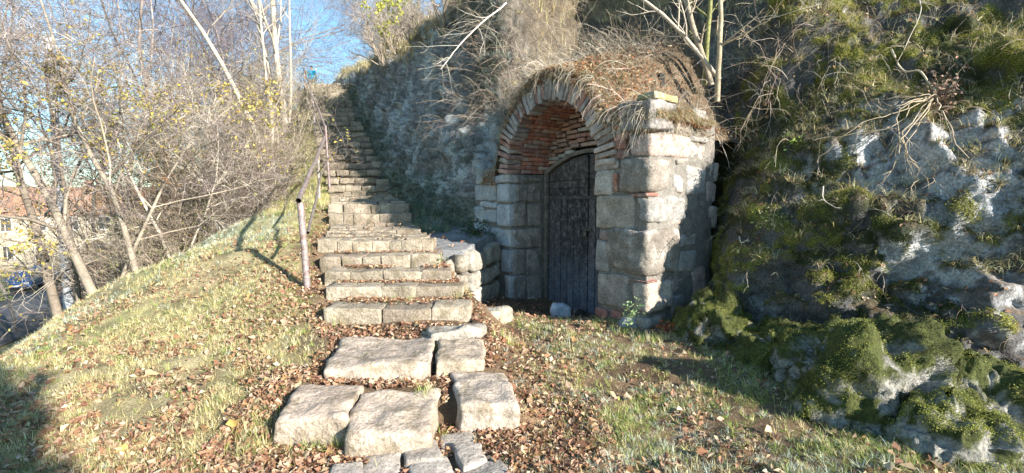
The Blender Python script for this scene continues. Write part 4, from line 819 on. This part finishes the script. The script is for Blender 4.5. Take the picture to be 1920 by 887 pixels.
for i, (px, Y, sc__, src) in enumerate([(250, 9.8, .75, 0), (300, 10.3, .8, 2), (340, 11.5, 1.0, 1), (400, 11.6, .95, 1), (470, 11.2, .85, 2), (505, 12.4, .7, 0), (480, 14.6, .95, 1), (470, 14.0, 1.15, 0), (420, 13.6, 1.15, 0), (370, 13.5, 1.1, 1), (310, 13.0, 1.2, 2), (260, 12.5, 1.1, 0), (215, 12.2, .8, 1), (185, 13.5, .8, 2),
                                       (505, 17.5, .8, 1), (470, 18.5, 1.0, 0), (440, 17, 1.3, 2), (380, 17, 1.3, 0), (215, 10.2, .6, 2), (525, 13.6, .5, 2), (410, 10.3, .55, 0), (455, 10.0, .45, 2), (350, 9.9, .55, 1), (290, 16, 1.4, 1), (225, 17, 1.4, 0), (275, 9.6, .6, 0), (310, 9.5, .55, 1), (385, 10.8, .7, 0), (430, 10.8, .7, 1), (485, 11.6, .75, 0), (515, 12.8, .75, 1), (530, 15.2, .7, 0), (345, 14.8, 1.3, 0), (400, 15.5, 1.35, 1), (455, 15.6, 1.3, 0), (500, 15.2, 1.0, 1), (250, 14.3, 1.2, 1)]):
    o = copy_tree((s1_, s2_, s3_)[src]); o.location = gbase(px, Y); o.location.z -= .1; o.rotation_euler.z = i * 1.7; o.scale = (sc__,) * 3
sy_ = shrub('shrub with yellow green leaves on the straw slope above the stairs', tuple(cliff_at(712, 62)[0]), 9, 1.6, (.25, .22, .15), (.3, .27, .18), [(.45, .45, .08), (.36, .38, .07)], 900, None, .09)
hs = shrub('low leafless bush on the straw slope of the hill', tuple(cliff_at(665, 45)[0]), 10, 1.5, (.30, .25, .2), (.33, .28, .23), None, 0, 'low bushes on the straw slope')
for i, (px, py, s_) in enumerate([(675, 20, .9), (700, 40, .5), (655, 70, .5), (725, 20, .6), (690, 5, .9)]):
    o = copy_tree(hs); p = cliff_at(px, py)[0]; o.location = tuple(p); o.rotation_euler.z = i * 2.1; o.scale = (s_,) * 3

# scrub twigs over the arch and the rock
b = MB()
def scrub(P, D, Lr, rr, cols, nch=3, up=-.10, wig=.16, ch=.5):
    n = len(P); P1, R1 = grow(P, D, rng.uniform(*Lr, n), rr * rng.uniform(.7, 1.4, n), 8, wig, up, .5); c = palette(cols, n, var=.15)
    V_, F_, c_ = tubes(P1, R1, 3, c); b.add(V_, F_, c_)
    P2, R2 = sprout(P1, R1, nch, .2, 1, .8, ch, .7, 5, wig * 1.3, up, .0016); V_, F_, c_ = tubes(P2, R2, 3, np.repeat(c, nch, 0)); b.add(V_, F_, c_)
TC_ = [(.42, .36, .28), (.34, .28, .21), (.50, .44, .36), (.26, .20, .15)]
bz = (CV[:, 0] > -1.2) * (CV[:, 0] < 3.6) * (CV[:, 1] > 5.3) * (CV[:, 2] > 1.3)
P_, N_, i_ = pick(3400, bz.astype(float), .5); scrub(P_, unit(N_ * .8 + rnd_unit(3400) * .9 + A(-.2, -.2, .2)), (.35, 1.1), .0032, TC_)
wgt2 = np.exp(-((bdd - 1.0) / .5) ** 2) * (bs.ravel() > -.05); i = rng.choice(len(Bf), 900, p=wgt2 / wgt2.sum()); scrub(Bf[i], unit(rnd_unit(900) + A(-.3, -.2, .6)), (.2, .7), .0030, TC_)
# fringe drooping over the ring of the arch and the pillar
ii = rng.random(420) ** 1.2 * 3.2; Pf = WC + TS * ii[:, None] + DN * rng.uniform(-.02, .25, (420, 1)); Pf[:, 2] = bank_h(ii, np.full(420, .1)) + .03
scrub(Pf, unit(rnd_unit(420) * .7 - DN * .7 + A(0, 0, .15)), (.18, .5), .0024, TC_[:3], 2, -.28)
kk = np.where((bs.ravel() < .25) & (bdd > 0) & (bdd < 1))[0]; i = rng.choice(kk, 160); scrub(Bf[i], unit(rnd_unit(160) - TS * .6 + A(0, 0, .2)), (.15, .4), .0022, TC_[:3], 2, -.25)
# twigs over the left rock face and the right rock
P_, N_, i_ = pick(700, ((CV[:, 0] < 0) * (CV[:, 2] > .8) * (1 - hillm) * (CV[:, 1] < 12)).astype(float), .5); scrub(P_, unit(N_ + rnd_unit(700)), (.2, .6), .0024, [(.20, .17, .15), (.30, .27, .24), (.14, .11, .10)])
P_, N_, i_ = pick(420, ((CV[:, 0] > 1.8) * (CV[:, 2] > .4) * (CV[:, 1] < 6)).astype(float), .5); scrub(P_, unit(N_ * .6 + rnd_unit(420) * .8 + A(0, 0, .2)), (.15, .6), .0022, TC_, 2, -.3)
P_, N_, i_ = pick(130, ((CV[:, 0] > 1.8) * (CV[:, 2] < .4) * (CV[:, 1] < 6)).astype(float), .5); scrub(P_, unit(N_ * .8 + rnd_unit(130) * .8), (.1, .35), .0016, TC_, 2, -.3)
P_, N_, i_ = pick(700, (hillm * (CV[:, 1] > 9)).astype(float), .6); scrub(P_, unit(rnd_unit(700) * .6 + A(0, 0, 1)), (.3, 1.1), .0035, [(.36, .29, .2), (.45, .36, .24)], 3, 0)
tag(b.build('dry_scrub', M_TWIG, origin=(0, 0, 0)), 'tangle of thin bare twigs over the arch and the rock', 'dry scrub', kind='stuff')

# saplings, bare branches and hanging roots that can be told apart
def stem(name, label, pts, r0, r1, colr, cat, kids=0, kl=.4, ku=.0, leafn=0, group=None, moss=False):
    P = np.asarray(pts, float); t = np.linspace(0, len(P) - 1, (len(P) - 1) * 6 + 1); Pi = np.stack([np.interp(t, np.arange(len(P)), P[:, k]) for k in range(3)], -1)
    kk = np.ones(5) / 5; 
    for a in range(3): Pi[2:-2, a] = np.convolve(Pi[:, a], kk, 'valid')
    Pi += np.stack([vnoise(Pi * 5, 131), vnoise(Pi * 5, 132), vnoise(Pi * 5, 133)], -1) * .012
    b = MB(); rr = np.linspace(r0, r1, len(Pi))[None]; V_, F_, c_ = tubes(Pi[None], rr, 8, colr); b.add(V_, F_, c_)
    if kids:
        P2, R2 = sprout(Pi[None], rr, kids, .1, 1, .8, kl, .5, 6, .15, ku, .002); V_, F_, c_ = tubes(P2, R2, 4, colr); b.add(V_, F_, c_)
        P3_, R3_ = sprout(P2, R2, 4, .2, 1, .8, .45, .6, 5, .2, ku, .0015); V_, F_, c_ = tubes(P3_, R3_, 3, colr); b.add(V_, F_, c_)
        if leafn: q = np.concatenate([P2.reshape(-1, 3), P3_.reshape(-1, 3)]); i = rng.choice(len(q), leafn); V_, F_, c_ = leaves(q[i] + rng.normal(0, .015, (leafn, 3)), rnd_unit(leafn), rng.uniform(.02, .045, leafn), palette([(.26, .17, .12), (.34, .24, .17)], leafn)); b.add(V_, F_, c_)
    return tag(b.build(name, M_BARK, origin=tuple(P[0])), label, cat, group)
stem('sapling', 'upright bare sapling stem in the gap between arch and mossy rock', [at_y(1345, 190, 5.95), at_y(1350, 60, 5.85), at_y(1354, -60, 5.95)], .034, .022, (.36, .29, .20), 'sapling', 4, .35, .05)
stem('sapling', 'long pale sapling slanting to the upper left over the bank', [at_y(1350, 150, 6.0), at_y(1270, 50, 6.0), at_y(1190, -15, 6.1), at_y(1120, -70, 6.2)], .026, .016, (.42, .36, .29), 'sapling', 6, .3, .05)
stem('sapling', 'thicker grey sapling rising behind the slanting pale one', [at_y(1334, 160, 6.2), at_y(1298, 50, 6.2), at_y(1272, -60, 6.3)], .040, .028, (.30, .25, .19), 'sapling', 5, .3, .05)
stem('sapling', 'mossy crooked stem just left of the upright sapling', [at_y(1320, 160, 6.3), at_y(1330, 40, 6.25), at_y(1334, -50, 6.3)], .034, .022, (.22, .22, .09), 'sapling', 6, .3, .05)
def cpt(px, py, off): p, n = cliff_at(px, py); return p + n * off
p0 = at_y(915, 18, 7.6)
stem('bare_branch', 'pale bare branch with side twigs reaching out before the left rock face', [at_y(950, 5, 7.9), at_y(880, 62, 7.5), at_y(835, 118, 7.3), at_y(826, 130, 7.3)], .012, .005, (.60, .55, .48), 'branch', 9, .42, -.02)
rc = cpt(1755, 215, .22)
stem('bare_branch', 'thick bare root arching down to the clump of dead leaves on the mossy rock', [cpt(1660, 105, .05), cpt(1690, 125, .2), cpt(1730, 165, .26), rc], .011, .008, (.50, .42, .30), 'branch')
rt = []
for i, (a, c_, d_) in enumerate([((1700, 250), (1640, 250), (1545, 275)), ((1715, 270), (1690, 320), (1672, 372)), ((1700, 240), (1690, 290), (1640, 350)), ((1740, 270), (1735, 300), (1738, 372)), ((1700, 215), (1660, 200), (1610, 165)), ((1690, 210), (1660, 195), (1690, 205)), ((1760, 260), (1775, 290), (1782, 320)), ((1720, 255), (1700, 300), (1680, 345)), ((1650, 235), (1570, 265), (1545, 310))]):
    q = [rc + A(0, 0, 0)] + [cpt(*x, .24 - .05 * j) for j, x in enumerate((a, c_, d_))]; rt.append(q)
b = MB()
for q in rt:
    Pq = np.asarray(q); t = np.linspace(0, 3, 19); Pi = np.stack([np.interp(t, range(4), Pq[:, k]) for k in range(3)], -1); Pi[1:-1] = (Pi[:-2] + Pi[1:-1] + Pi[2:]) / 3; Pi[2:] += rng.normal(0, .012, (17, 3))
    V_, F_, c_ = tubes(Pi[None], np.linspace(.0058, .0025, 19)[None], 5, (.38, .31, .22)); b.add(V_, F_, c_)
    P2, R2 = sprout(Pi[None], np.full((1, 19), .004), 6, .3, 1, .7, .22, .6, 5, .2, -.12, .0016); V_, F_, c_ = tubes(P2, R2, 3, (.36, .29, .21)); b.add(V_, F_, c_)
n_ = 420; q = rc + rng.normal(0, 1, (n_, 3)) * A(.09, .06, .12) + A(.06, 0, -.02); V_, F_, c_ = leaves(q, rnd_unit(n_), rng.uniform(.02, .05, n_), palette([(.22, .15, .11), (.30, .21, .15), (.15, .10, .08)], n_)); b.add(V_, F_, c_)
tag(b.build('dry_root_clump', M_TWIG), 'clump of dead leaves with pale roots fanning out and down on the sunlit mossy rock', 'roots', None)
for i, (pts, lb) in enumerate([([(1735, 0), (1712, 40), (1695, 118)], 'thin root hanging from the top edge above the root clump'), ([(1440, 40), (1480, 30), (1530, 20)], 'thin curved twig near the top of the mossy rock, left part'),
                               ([(1548, 378), (1562, 388), (1582, 402)], 'short pale twig sticking out of the grey rock below the roots'), ([(1332, 225), (1350, 235), (1372, 246)], 'thin twig poking out between pillar top and mossy rock'), ([(1284, 412), (1298, 440), (1322, 463)], 'thin pale twig leaning on the side of the pillar'),
                               ([(1760, 700), (1790, 722), (1812, 740)], 'pale broken twig above the mossy boulder'), ([(1560, 670), (1580, 710), (1578, 740)], 'thin twig standing before the large mossy boulder'), ([(1385, 455), (1392, 462), (1408, 460)], 'tiny forked twig on the moss beside the pillar')]):
    stem('dry_twig', lb, [cpt(x, y, .12) for x, y in pts], .005, .0025, (.58, .52, .42), 'twig', 3, .3, 0, group='single dry twigs on the rock')
# leafy plants
def leafy(name, label, p, n, rad, size, cols, grp=None):
    b = MB(); t_ = empty(name, tuple(p), label, 'plant', grp); k = 14; D_ = unit(rnd_unit(k) + A(-.2, -.3, .7)); P1, R1 = grow(np.tile(p, (k, 1)), D_, np.full(k, rad * 1.4), np.full(k, .003), 6, .15, -.1); V_, F_, c_ = tubes(P1, R1, 3, (.10, .11, .05)); b.add(V_, F_, c_); b.build('stem', M_TWIG, t_)
    q = P1.reshape(-1, 3); i = rng.choice(len(q), n); b = MB(); V_, F_, c_ = leaves(q[i] + rng.normal(0, rad * .16, (n, 3)), unit(rnd_unit(n) + A(-.3, -.5, .6)), rng.uniform(.6, 1.2, n) * size, palette(cols, n)); b.add(V_, F_, c_); b.build('foliage', M_LEAF, t_, smooth=False)
DG = [(.05, .085, .03), (.08, .12, .04), (.035, .06, .025)]
p = at_y(893, 445, 7.35); leafy('leafy_plant', 'dark green leafy plant at the foot of the left wall on the ledge', p, 420, .22, .05, DG)
p = at_y(824, 492, 5.9); leafy('leafy_plant', 'small green seedling growing in the leaves at the right end of a step', p, 60, .08, .05, [(.12, .16, .07), (.2, .24, .12)])
p = cliff_at(1480, 268)[0]; leafy('leafy_plant', 'bright green fern sprig on the sunlit face of the mossy rock', p, 60, .09, .04, [(.25, .36, .08)])
p = cliff_at(1440, 415)[0]; leafy('leafy_plant', 'pale green dry sprig low on the mossy rock', p, 110, .14, .035, [(.30, .33, .10), (.36, .36, .18)])
p = at_y(1186, 590, 4.75); leafy('leafy_plant', 'light green weed in front of the pillar foot', p, 80, .11, .04, [(.25, .36, .16), (.3, .4, .2)])
p = at_y(1250, 618, 4.8); leafy('leafy_plant', 'low weed with reddish leaves at the pillar corner', p, 60, .08, .045, [(.42, .12, .06), (.3, .14, .06)])

# ------------------------------------------------------------------ down in the valley: pole, hedge, cars, houses
p = at_y(126, 540, 10.5); pz = float(ground(p[0], p[1]))
b = MB(); V_, F_, c_ = tubes(np.array([[(p[0], p[1], pz - .3), (p[0], p[1], pz + 3), (p[0], p[1], pz + 7.4)]]), np.array([[.10, .085, .07]]), 12, (.38, .40, .44)); b.add(V_, F_, c_)
tag(b.build('utility_pole', M_PLAST), 'grey concrete pole standing between the leaning tree and the flared trunk', 'pole')
def car(label, loc, rz, paint):
    t = empty('parked_car', (0, 0, 0), label, 'car', 'cars parked along the street')
    xs = np.array([-2.1, -2.05, -1.75, -1.2, -.55, .1, .75, 1.15, 1.6, 2.0, 2.15]); top = np.array([.62, .88, .96, 1.22, 1.42, 1.44, 1.30, 1.02, .92, .80, .58]); bot = np.array([.42, .28, .24, .22, .22, .22, .22, .22, .24, .28, .42])
    wd = np.array([.70, .80, .84, .86, .86, .86, .86, .86, .85, .80, .68]); belt = np.minimum(top, .92); tw = np.where(top > .98, .60, wd * .96)
    def ring(i):
        y0, y1, y2 = wd[i], wd[i], tw[i]; z0, zb, zt = bot[i], belt[i] - .02, top[i]
        return [(xs[i], -y0 * .92, z0), (xs[i], -y1, z0 + (zb - z0) * .45), (xs[i], -y1 * .97, zb), (xs[i], -y2, zt - .03), (xs[i], -y2 * .6, zt), (xs[i], y2 * .6, zt), (xs[i], y2, zt - .03), (xs[i], y1 * .97, zb), (xs[i], y1, z0 + (zb - z0) * .45), (xs[i], y0 * .92, z0)]
    g_ = np.array([ring(i) for i in range(len(xs))]); g_ = np.concatenate([g_, g_[:, :1]], 1); b = MB(); V_, F_ = grid(g_); b.add(V_, F_, paint)
    for e in (0, -1): b.add(np.concatenate([g_[e][:-1], [g_[e][:-1].mean(0)]]), [[j, (j + 1) % 10, 10] for j in range(10)], paint)
    b.build('body', M_PAINT, t)
    dk = (.03, .035, .045)
    def panel(name, idx, mat, col, push=.012):
        b = MB(); q = np.array(idx, float); c0 = A(0, 0, .8); q = q + unit(q - c0) * push; b.add(q, [[0, 1, 2, 3]], col); b.build(name, mat, t)
    lerp = lambda a, c, u: a + (c - a) * u
    gl = lambda i, j, u0, u1, a, c: None
    for nm, i0, i1 in (('windscreen', 6, 7), ('rear_window', 2, 3)):
        q0, q1 = g_[i0], g_[i1]; panel(nm, [lerp(q0[3], q1[2], .08), lerp(q0[6], q1[7], .08), lerp(q0[6], q1[7], .92), lerp(q0[3], q1[2], .92)] if i0 == 6 else [lerp(q1[3], q0[2], .1), lerp(q1[6], q0[7], .1), lerp(q1[6], q0[7], .85), lerp(q1[3], q0[2], .85)], M_GLASS, dk, .02)
    for s_, (lo, hi) in ((-1, (2, 3)), (1, (7, 6))):
        for i0, i1 in ((3, 5), (5, 6)): panel('side_window', [lerp(g_[i0][lo], g_[i0][hi], .12), lerp(g_[i1][lo], g_[i1][hi], .12), lerp(g_[i1][lo], g_[i1][hi], .88), lerp(g_[i0][lo], g_[i0][hi], .88)], M_GLASS, dk, .02)
    for x in (-1.35, 1.35):
        for s_ in (-1, 1):
            a = np.linspace(0, 2 * np.pi, 25)[:-1]; b = MB(); prof = [(0, .20), (.08, .31), (.2, .33), (.3, .31)]
            rings_ = np.array([[(x + r_ * math.cos(t2), s_ * (.90 - d_ * .7), .33 + r_ * math.sin(t2)) for t2 in a] for d_, r_ in [(0, .19), (.02, .29), (.08, .33), (.25, .33), (.3, .2)]]); g2 = np.concatenate([rings_, rings_[:, :1]], 1); V_, F_ = grid(g2); b.add(V_, F_, (.02, .02, .02)); wh = b.build('wheel', M_PLAST, t)
            b = MB(); c_ = np.array([(x + r_ * math.cos(t2), s_ * (.90 + .005), .33 + r_ * math.sin(t2)) for r_ in (.19,) for t2 in a] + [(x, s_ * .89, .33)]); b.add(c_, [[j, (j + 1) % 24, 24] for j in range(24)], (.35, .36, .38)); b.build('rim', M_IRON, wh)
    for s_ in (-1, 1):
        for nm, x, z, col in (('headlight', 2.09, .68, (.75, .76, .78)), ('tail_light', -2.09, .76, (.4, .03, .02))):
            W_, F_ = rblock(A(x, s_ * .62, z), np.eye(3), (.05, .15, .07), .03, (2, 2, 2), 0, 1); b = MB(); b.add(W_, F_, col); b.build(nm, M_GLASS, t)
    W_, F_ = rblock(A(2.14, 0, .52), np.eye(3), (.03, .26, .06), .01, (1, 2, 1), 0, 1); b = MB(); b.add(W_, F_, (.75, .75, .75)); b.build('number_plate', M_PLAST, t)
    W_, F_ = rblock(A(2.10, 0, .36), np.eye(3), (.06, .7, .07), .02, (1, 2, 1), 0, 1); b = MB(); b.add(W_, F_, (.03, .03, .03)); b.build('grille', M_PLAST, t)
    t.location = loc; t.rotation_euler.z = rz
def road_at(px, py, z=-6.84): return tuple(at_h(px, py, z))
car('dark blue parked car, the nearer of the two on the street', road_at(52, 541), R(-62), (.03, .10, .26)); car('lighter blue parked car just behind the dark blue one', road_at(78, 529), R(-60), (.03, .20, .45))
p = at_h(-58, 572, -6.9); t = empty('hedge', (p[0], p[1], -7), 'clipped green hedge at the left edge beside the street', 'hedge')
n_ = 9000; q = rng.uniform(-1, 1, (n_, 3)); q = q / np.maximum(np.abs(q).max(1, keepdims=True), .01) * rng.uniform(.8, 1, (n_, 1)); q = q * A(1.2, 1.6, .75); q += (fbm(q, 1.2, 3, 141) * .15)[:, None]
b = MB(); V_, F_, c_ = leaves(q + A(p[0], p[1], -6.25), rnd_unit(n_), rng.uniform(.08, .16, n_), palette([(.10, .15, .05), (.16, .2, .08), (.2, .22, .12)], n_)); b.add(V_, F_, c_); b.build('foliage', M_LEAF, t, smooth=False)
W_, F_ = rblock(A(p[0], p[1], -6.3), np.eye(3), (.95, 1.3, .6), .3, (5, 5, 5), .1, 2); b = MB(); b.add(W_, F_, (.05, .055, .03)); b.build('branches', M_BARK, t)
def house(label, c, rz, w_, d_, h_, wall, roof, nst, ncol, seed=0):
    t = empty('house', (c[0], c[1], -7), label, 'house'); Rz = np.array([[math.cos(rz), math.sin(rz), 0], [-math.sin(rz), math.cos(rz), 0], [0, 0, 1]]); o = A(c[0], c[1], -7)
    def bx(mb, x, y, z, hx, hy, hz, col, r=.02): W_, F_ = rblock(o + A(x, y, z) @ Rz, Rz, (hx, hy, hz), r, (2, 2, 2), 0, 1); mb.add(W_, F_, col)
    b = MB(); bx(b, 0, 0, h_ / 2 - .5, w_ / 2, d_ / 2, h_ / 2 + .5, wall); b.build('wall', M_PLAST, t)
    e = .5; rh = d_ * .32; q = np.array([(-w_ / 2 - e, -d_ / 2 - e, h_), (w_ / 2 + e, -d_ / 2 - e, h_), (w_ / 2 + e, 0, h_ + rh), (-w_ / 2 - e, 0, h_ + rh), (-w_ / 2 - e, d_ / 2 + e, h_), (w_ / 2 + e, d_ / 2 + e, h_)]) @ Rz + o
    b = MB(); b.add(np.concatenate([q, q - A(0, 0, .18)]), [[0, 1, 2, 3], [3, 2, 5, 4], [6, 9, 8, 7], [9, 10, 11, 8], [0, 6, 7, 1], [4, 5, 11, 10]], roof); b.add(q[[0, 3, 4]], [[0, 1, 2]], wall); b.add(q[[1, 2, 5]], [[0, 1, 2]], wall); rf = b.build('roof', M_BRICK, t, smooth=False)
    b = MB(); bx(b, w_ * .22, .8, h_ + rh, .35, .35, .8, (.35, .18, .12)); b.build('chimney', M_BRICK, rf)
    for f_ in range(nst):
        for k in range(ncol):
            x = -w_ / 2 + w_ * (k + .5) / ncol; z = 1.6 + f_ * 2.9; door_ = f_ == 0 and k == ncol // 2; hz = 1.05 if door_ else .7; zz = 1.05 if door_ else z
            b = MB()
            for dx, dz, a_, c_ in ((-.52, 0, .06, hz + .06), (.52, 0, .06, hz + .06), (0, hz, .46, .06), (0, -hz, .46, .06), (0, 0, .03, hz - .06)): bx(b, x + dx, -d_ / 2 - .03, zz + dz, a_, .06, c_, (.7, .68, .62), .01)
            w0 = b.build('door' if door_ else 'window', M_PLAST, t); b = MB(); bx(b, x, -d_ / 2 - .012, zz, .46, .02, hz - .05, (.05, .06, .07) if not door_ else (.2, .12, .08), .005); b.build('pane' if not door_ else 'panel', M_GLASS, w0)
p = at_h(20, 512, -7); house('cream house with an orange roof behind the parked cars', (p[0] - 3, p[1] + 8), R(28), 13, 9, 5.6, (.55, .48, .36), (.40, .20, .11), 2, 5)
p = at_h(110, 505, -7); house('peach coloured house seen between the tree trunks, right of the cream one', (p[0] - 1, p[1] + 14), R(20), 11, 9, 5.8, (.55, .36, .24), (.36, .17, .10), 2, 4)
p = at_h(-60, 520, -7); house('pale yellow house at the far left edge of the street', (p[0] - 8, p[1] + 2), R(60), 11, 8, 6, (.60, .52, .34), (.42, .24, .14), 2, 4)

# ------------------------------------------------------------------ people
def person(label, loc, h, rz, jacket, trousers, hair, arms='down', s=1.):
    t = empty('person', (0, 0, 0), label, 'person'); k = h / 1.75
    def skin(name, vs, es, rs, mat, col, sub=2):
        me = bpy.data.meshes.new(name); me.from_pydata([tuple(A(*v) * k) for v in vs], es, []); me.update(); o = bpy.data.objects.new(name, me); C.objects.link(o)
        sk = o.modifiers.new('skin', 'SKIN'); sv = me.skin_vertices[0].data if me.skin_vertices else None
        if sv is None: bpy.context.view_layer.objects.active = o; sv = me.skin_vertices[0].data
        for i, r_ in enumerate(rs): sv[i].radius = (r_[0] * k, r_[1] * k) if isinstance(r_, tuple) else (r_ * k, r_ * k); sv[i].use_root = i == 0
        sb = o.modifiers.new('sub', 'SUBSURF'); sb.levels = sub; sb.render_levels = sub
        dg = bpy.context.evaluated_depsgraph_get(); m2 = bpy.data.meshes.new_from_object(o.evaluated_get(dg)); o.modifiers.clear(); o.data = m2; m2.materials.clear(); m2.materials.append(mat)
        at = m2.attributes.new('Col', 'FLOAT_COLOR', 'POINT'); n_ = len(m2.vertices); at.data.foreach_set('color', np.tile([*col, 1], n_).astype(np.float32))
        m2.polygons.foreach_set('use_smooth', np.ones(len(m2.polygons), bool)); o.parent = t; return o
    if arms == 'phone': ar = [(.20, .0, 1.40), (.26, .02, 1.14), (.12, .24, 1.30), (.06, .30, 1.36)]
    else: ar = [(.20, 0, 1.40), (.25, -.01, 1.12), (.24, .06, .88), (.24, .09, .80)]
    vs = [(0, 0, .95), (0, 0, 1.12), (0, .01, 1.34), (0, 0, 1.47), (0, .01, 1.54), (0, .02, 1.63), (0, .01, 1.70)]; es = [(i, i + 1) for i in range(6)]; rs = [(.16, .11), (.14, .10), (.17, .11), (.06, .06), (.055, .06), (.078, .095), (.06, .07)]
    for s_ in (-1, 1):
        b0 = len(vs); vs += [(s_ * x, y, z) for x, y, z in ar]; es += [(2, b0), (b0, b0 + 1), (b0 + 1, b0 + 2), (b0 + 2, b0 + 3)]; rs += [.06, .045, .032, (.035, .02)]
        b0 = len(vs); st = .06 * s_; vs += [(s_ * .09, 0, .86), (s_ * .10, .02 + st, .48), (s_ * .10, st * 1.5, .09), (s_ * .11, .14 + st * 1.5, .04)]; es += [(0, b0), (b0, b0 + 1), (b0 + 1, b0 + 2), (b0 + 2, b0 + 3)]; rs += [.085, .058, .042, .035]
    skin('body', vs, es, rs, M_SKIN, (.50, .32, .24))
    vs = [(0, 0, .84), (0, 0, 1.1), (0, .01, 1.34), (0, 0, 1.49)]; es = [(0, 1), (1, 2), (2, 3)]; rs = [(.19, .135), (.17, .125), (.195, .13), (.085, .08)]
    for s_ in (-1, 1): b0 = len(vs); vs += [(s_ * x, y, z) for x, y, z in ar[:3]]; es += [(2, b0), (b0, b0 + 1), (b0 + 1, b0 + 2)]; rs += [.085, .066, .052]
    skin('jacket', vs, es, rs, M_CLOTH, jacket)
    vs = [(0, 0, .93)]; es = []; rs = [(.16, .12)]
    for s_ in (-1, 1): b0 = len(vs); st = .06 * s_; vs += [(s_ * .09, 0, .84), (s_ * .10, .02 + st, .48), (s_ * .10, st * 1.5, .12)]; es += [(0, b0), (b0, b0 + 1), (b0 + 1, b0 + 2)]; rs += [.105, .075, .062]
    skin('trousers', vs, es, rs, M_CLOTH, trousers)
    skin('hair', [(0, -.02, 1.66), (0, -.025, 1.72), (0, 0, 1.755)], [(0, 1), (1, 2)], [(.082, .09), (.088, .10), (.05, .06)], M_CLOTH, hair)
    for s_ in (-1, 1): skin('shoe', [(s_ * .10, s_ * .09 - .03, .04), (s_ * .11, s_ * .09 + .17, .035)], [(0, 1)], [(.05, .045), (.045, .032)], M_CLOTH, (.03, .03, .03))
    for s_ in (-1, 1):      # face: eyes; nose
        skin('eye', [(s_ * .03, .105, 1.64), (s_ * .03, .112, 1.641)], [(0, 1)], [.010, .008], M_CLOTH, (.04, .03, .03), 1)
    skin('nose', [(0, .108, 1.632), (0, .128, 1.60)], [(0, 1)], [.008, .014], M_SKIN, (.48, .30, .22), 1)
    for s_ in (-1, 1):
        hx, hy, hz = ar[3]
        for f_ in range(4): skin('finger', [(s_ * (hx + .0), hy + (f_ - 1.5) * .017, hz - .03), (s_ * (hx - .006), hy + (f_ - 1.5) * .019, hz - .07), (s_ * (hx - .016), hy + (f_ - 1.5) * .018, hz - .10 + .008 * abs(f_ - 1.3))], [(0, 1), (1, 2)], [.009, .008, .0065], M_SKIN, (.50, .32, .24), 1)
        skin('thumb', [(s_ * hx, hy + .03, hz), (s_ * (hx - .01), hy + .05, hz - .035), (s_ * (hx - .015), hy + .05, hz - .06)], [(0, 1), (1, 2)], [.011, .010, .008], M_SKIN, (.50, .32, .24), 1)
    t.location = loc; t.rotation_euler.z = rz; return t
pp = at_y(584, 124, 30); person('walker in a bright blue jacket seen from behind past the top of the stairs', (pp[0], 30, pp[2] - 1.75), 1.75, 0, (.01, .36, .60), (.05, .08, .16), (.03, .025, .03))
# unseen evergreen added behind the viewpoint only to shade the lower left corner
ex_, ey_ = 5.585, -5.80; t = empty('shadow_evergreen', (ex_, ey_, -1.6), 'dense dark evergreen tree added unseen behind the viewpoint to cast a shadow', 'tree')
b = MB(); V_, F_, c_ = tubes(np.array([[(ex_, ey_, -1.7), (ex_ + .05, ey_, 1.5), (ex_, ey_, 4.6)]]), np.array([[.16, .12, .03]]), 10, (.16, .12, .09)); b.add(V_, F_, c_)
n_ = 260; hz_ = rng.uniform(-1.2, 4.4, n_); a_ = rng.uniform(0, 2 * np.pi, n_); rd_ = 1.08 * np.clip((4.9 - hz_) / 1.6, 0, 1) ** .5; P1, R1 = grow(np.stack([ex_ + 0 * hz_, ey_ + 0 * hz_, hz_], -1), np.stack([np.cos(a_), np.sin(a_), .35 + 0 * a_], -1), rd_, np.full(n_, .02), 6, .08, 0); V_, F_, c_ = tubes(P1, R1, 4, (.14, .11, .08)); b.add(V_, F_, c_); b.build('trunk', M_BARK, t)
q = P1[:, 1:].reshape(-1, 3); i = rng.choice(len(q), 40000); b = MB(); V_, F_, c_ = leaves(q[i] + rng.normal(0, .10, (40000, 3)), rnd_unit(40000), rng.uniform(.14, .28, 40000), palette([(.05, .08, .03), (.07, .10, .04)], 40000)); b.add(V_, F_, c_); b.build('foliage', M_LEAF, t, smooth=False)
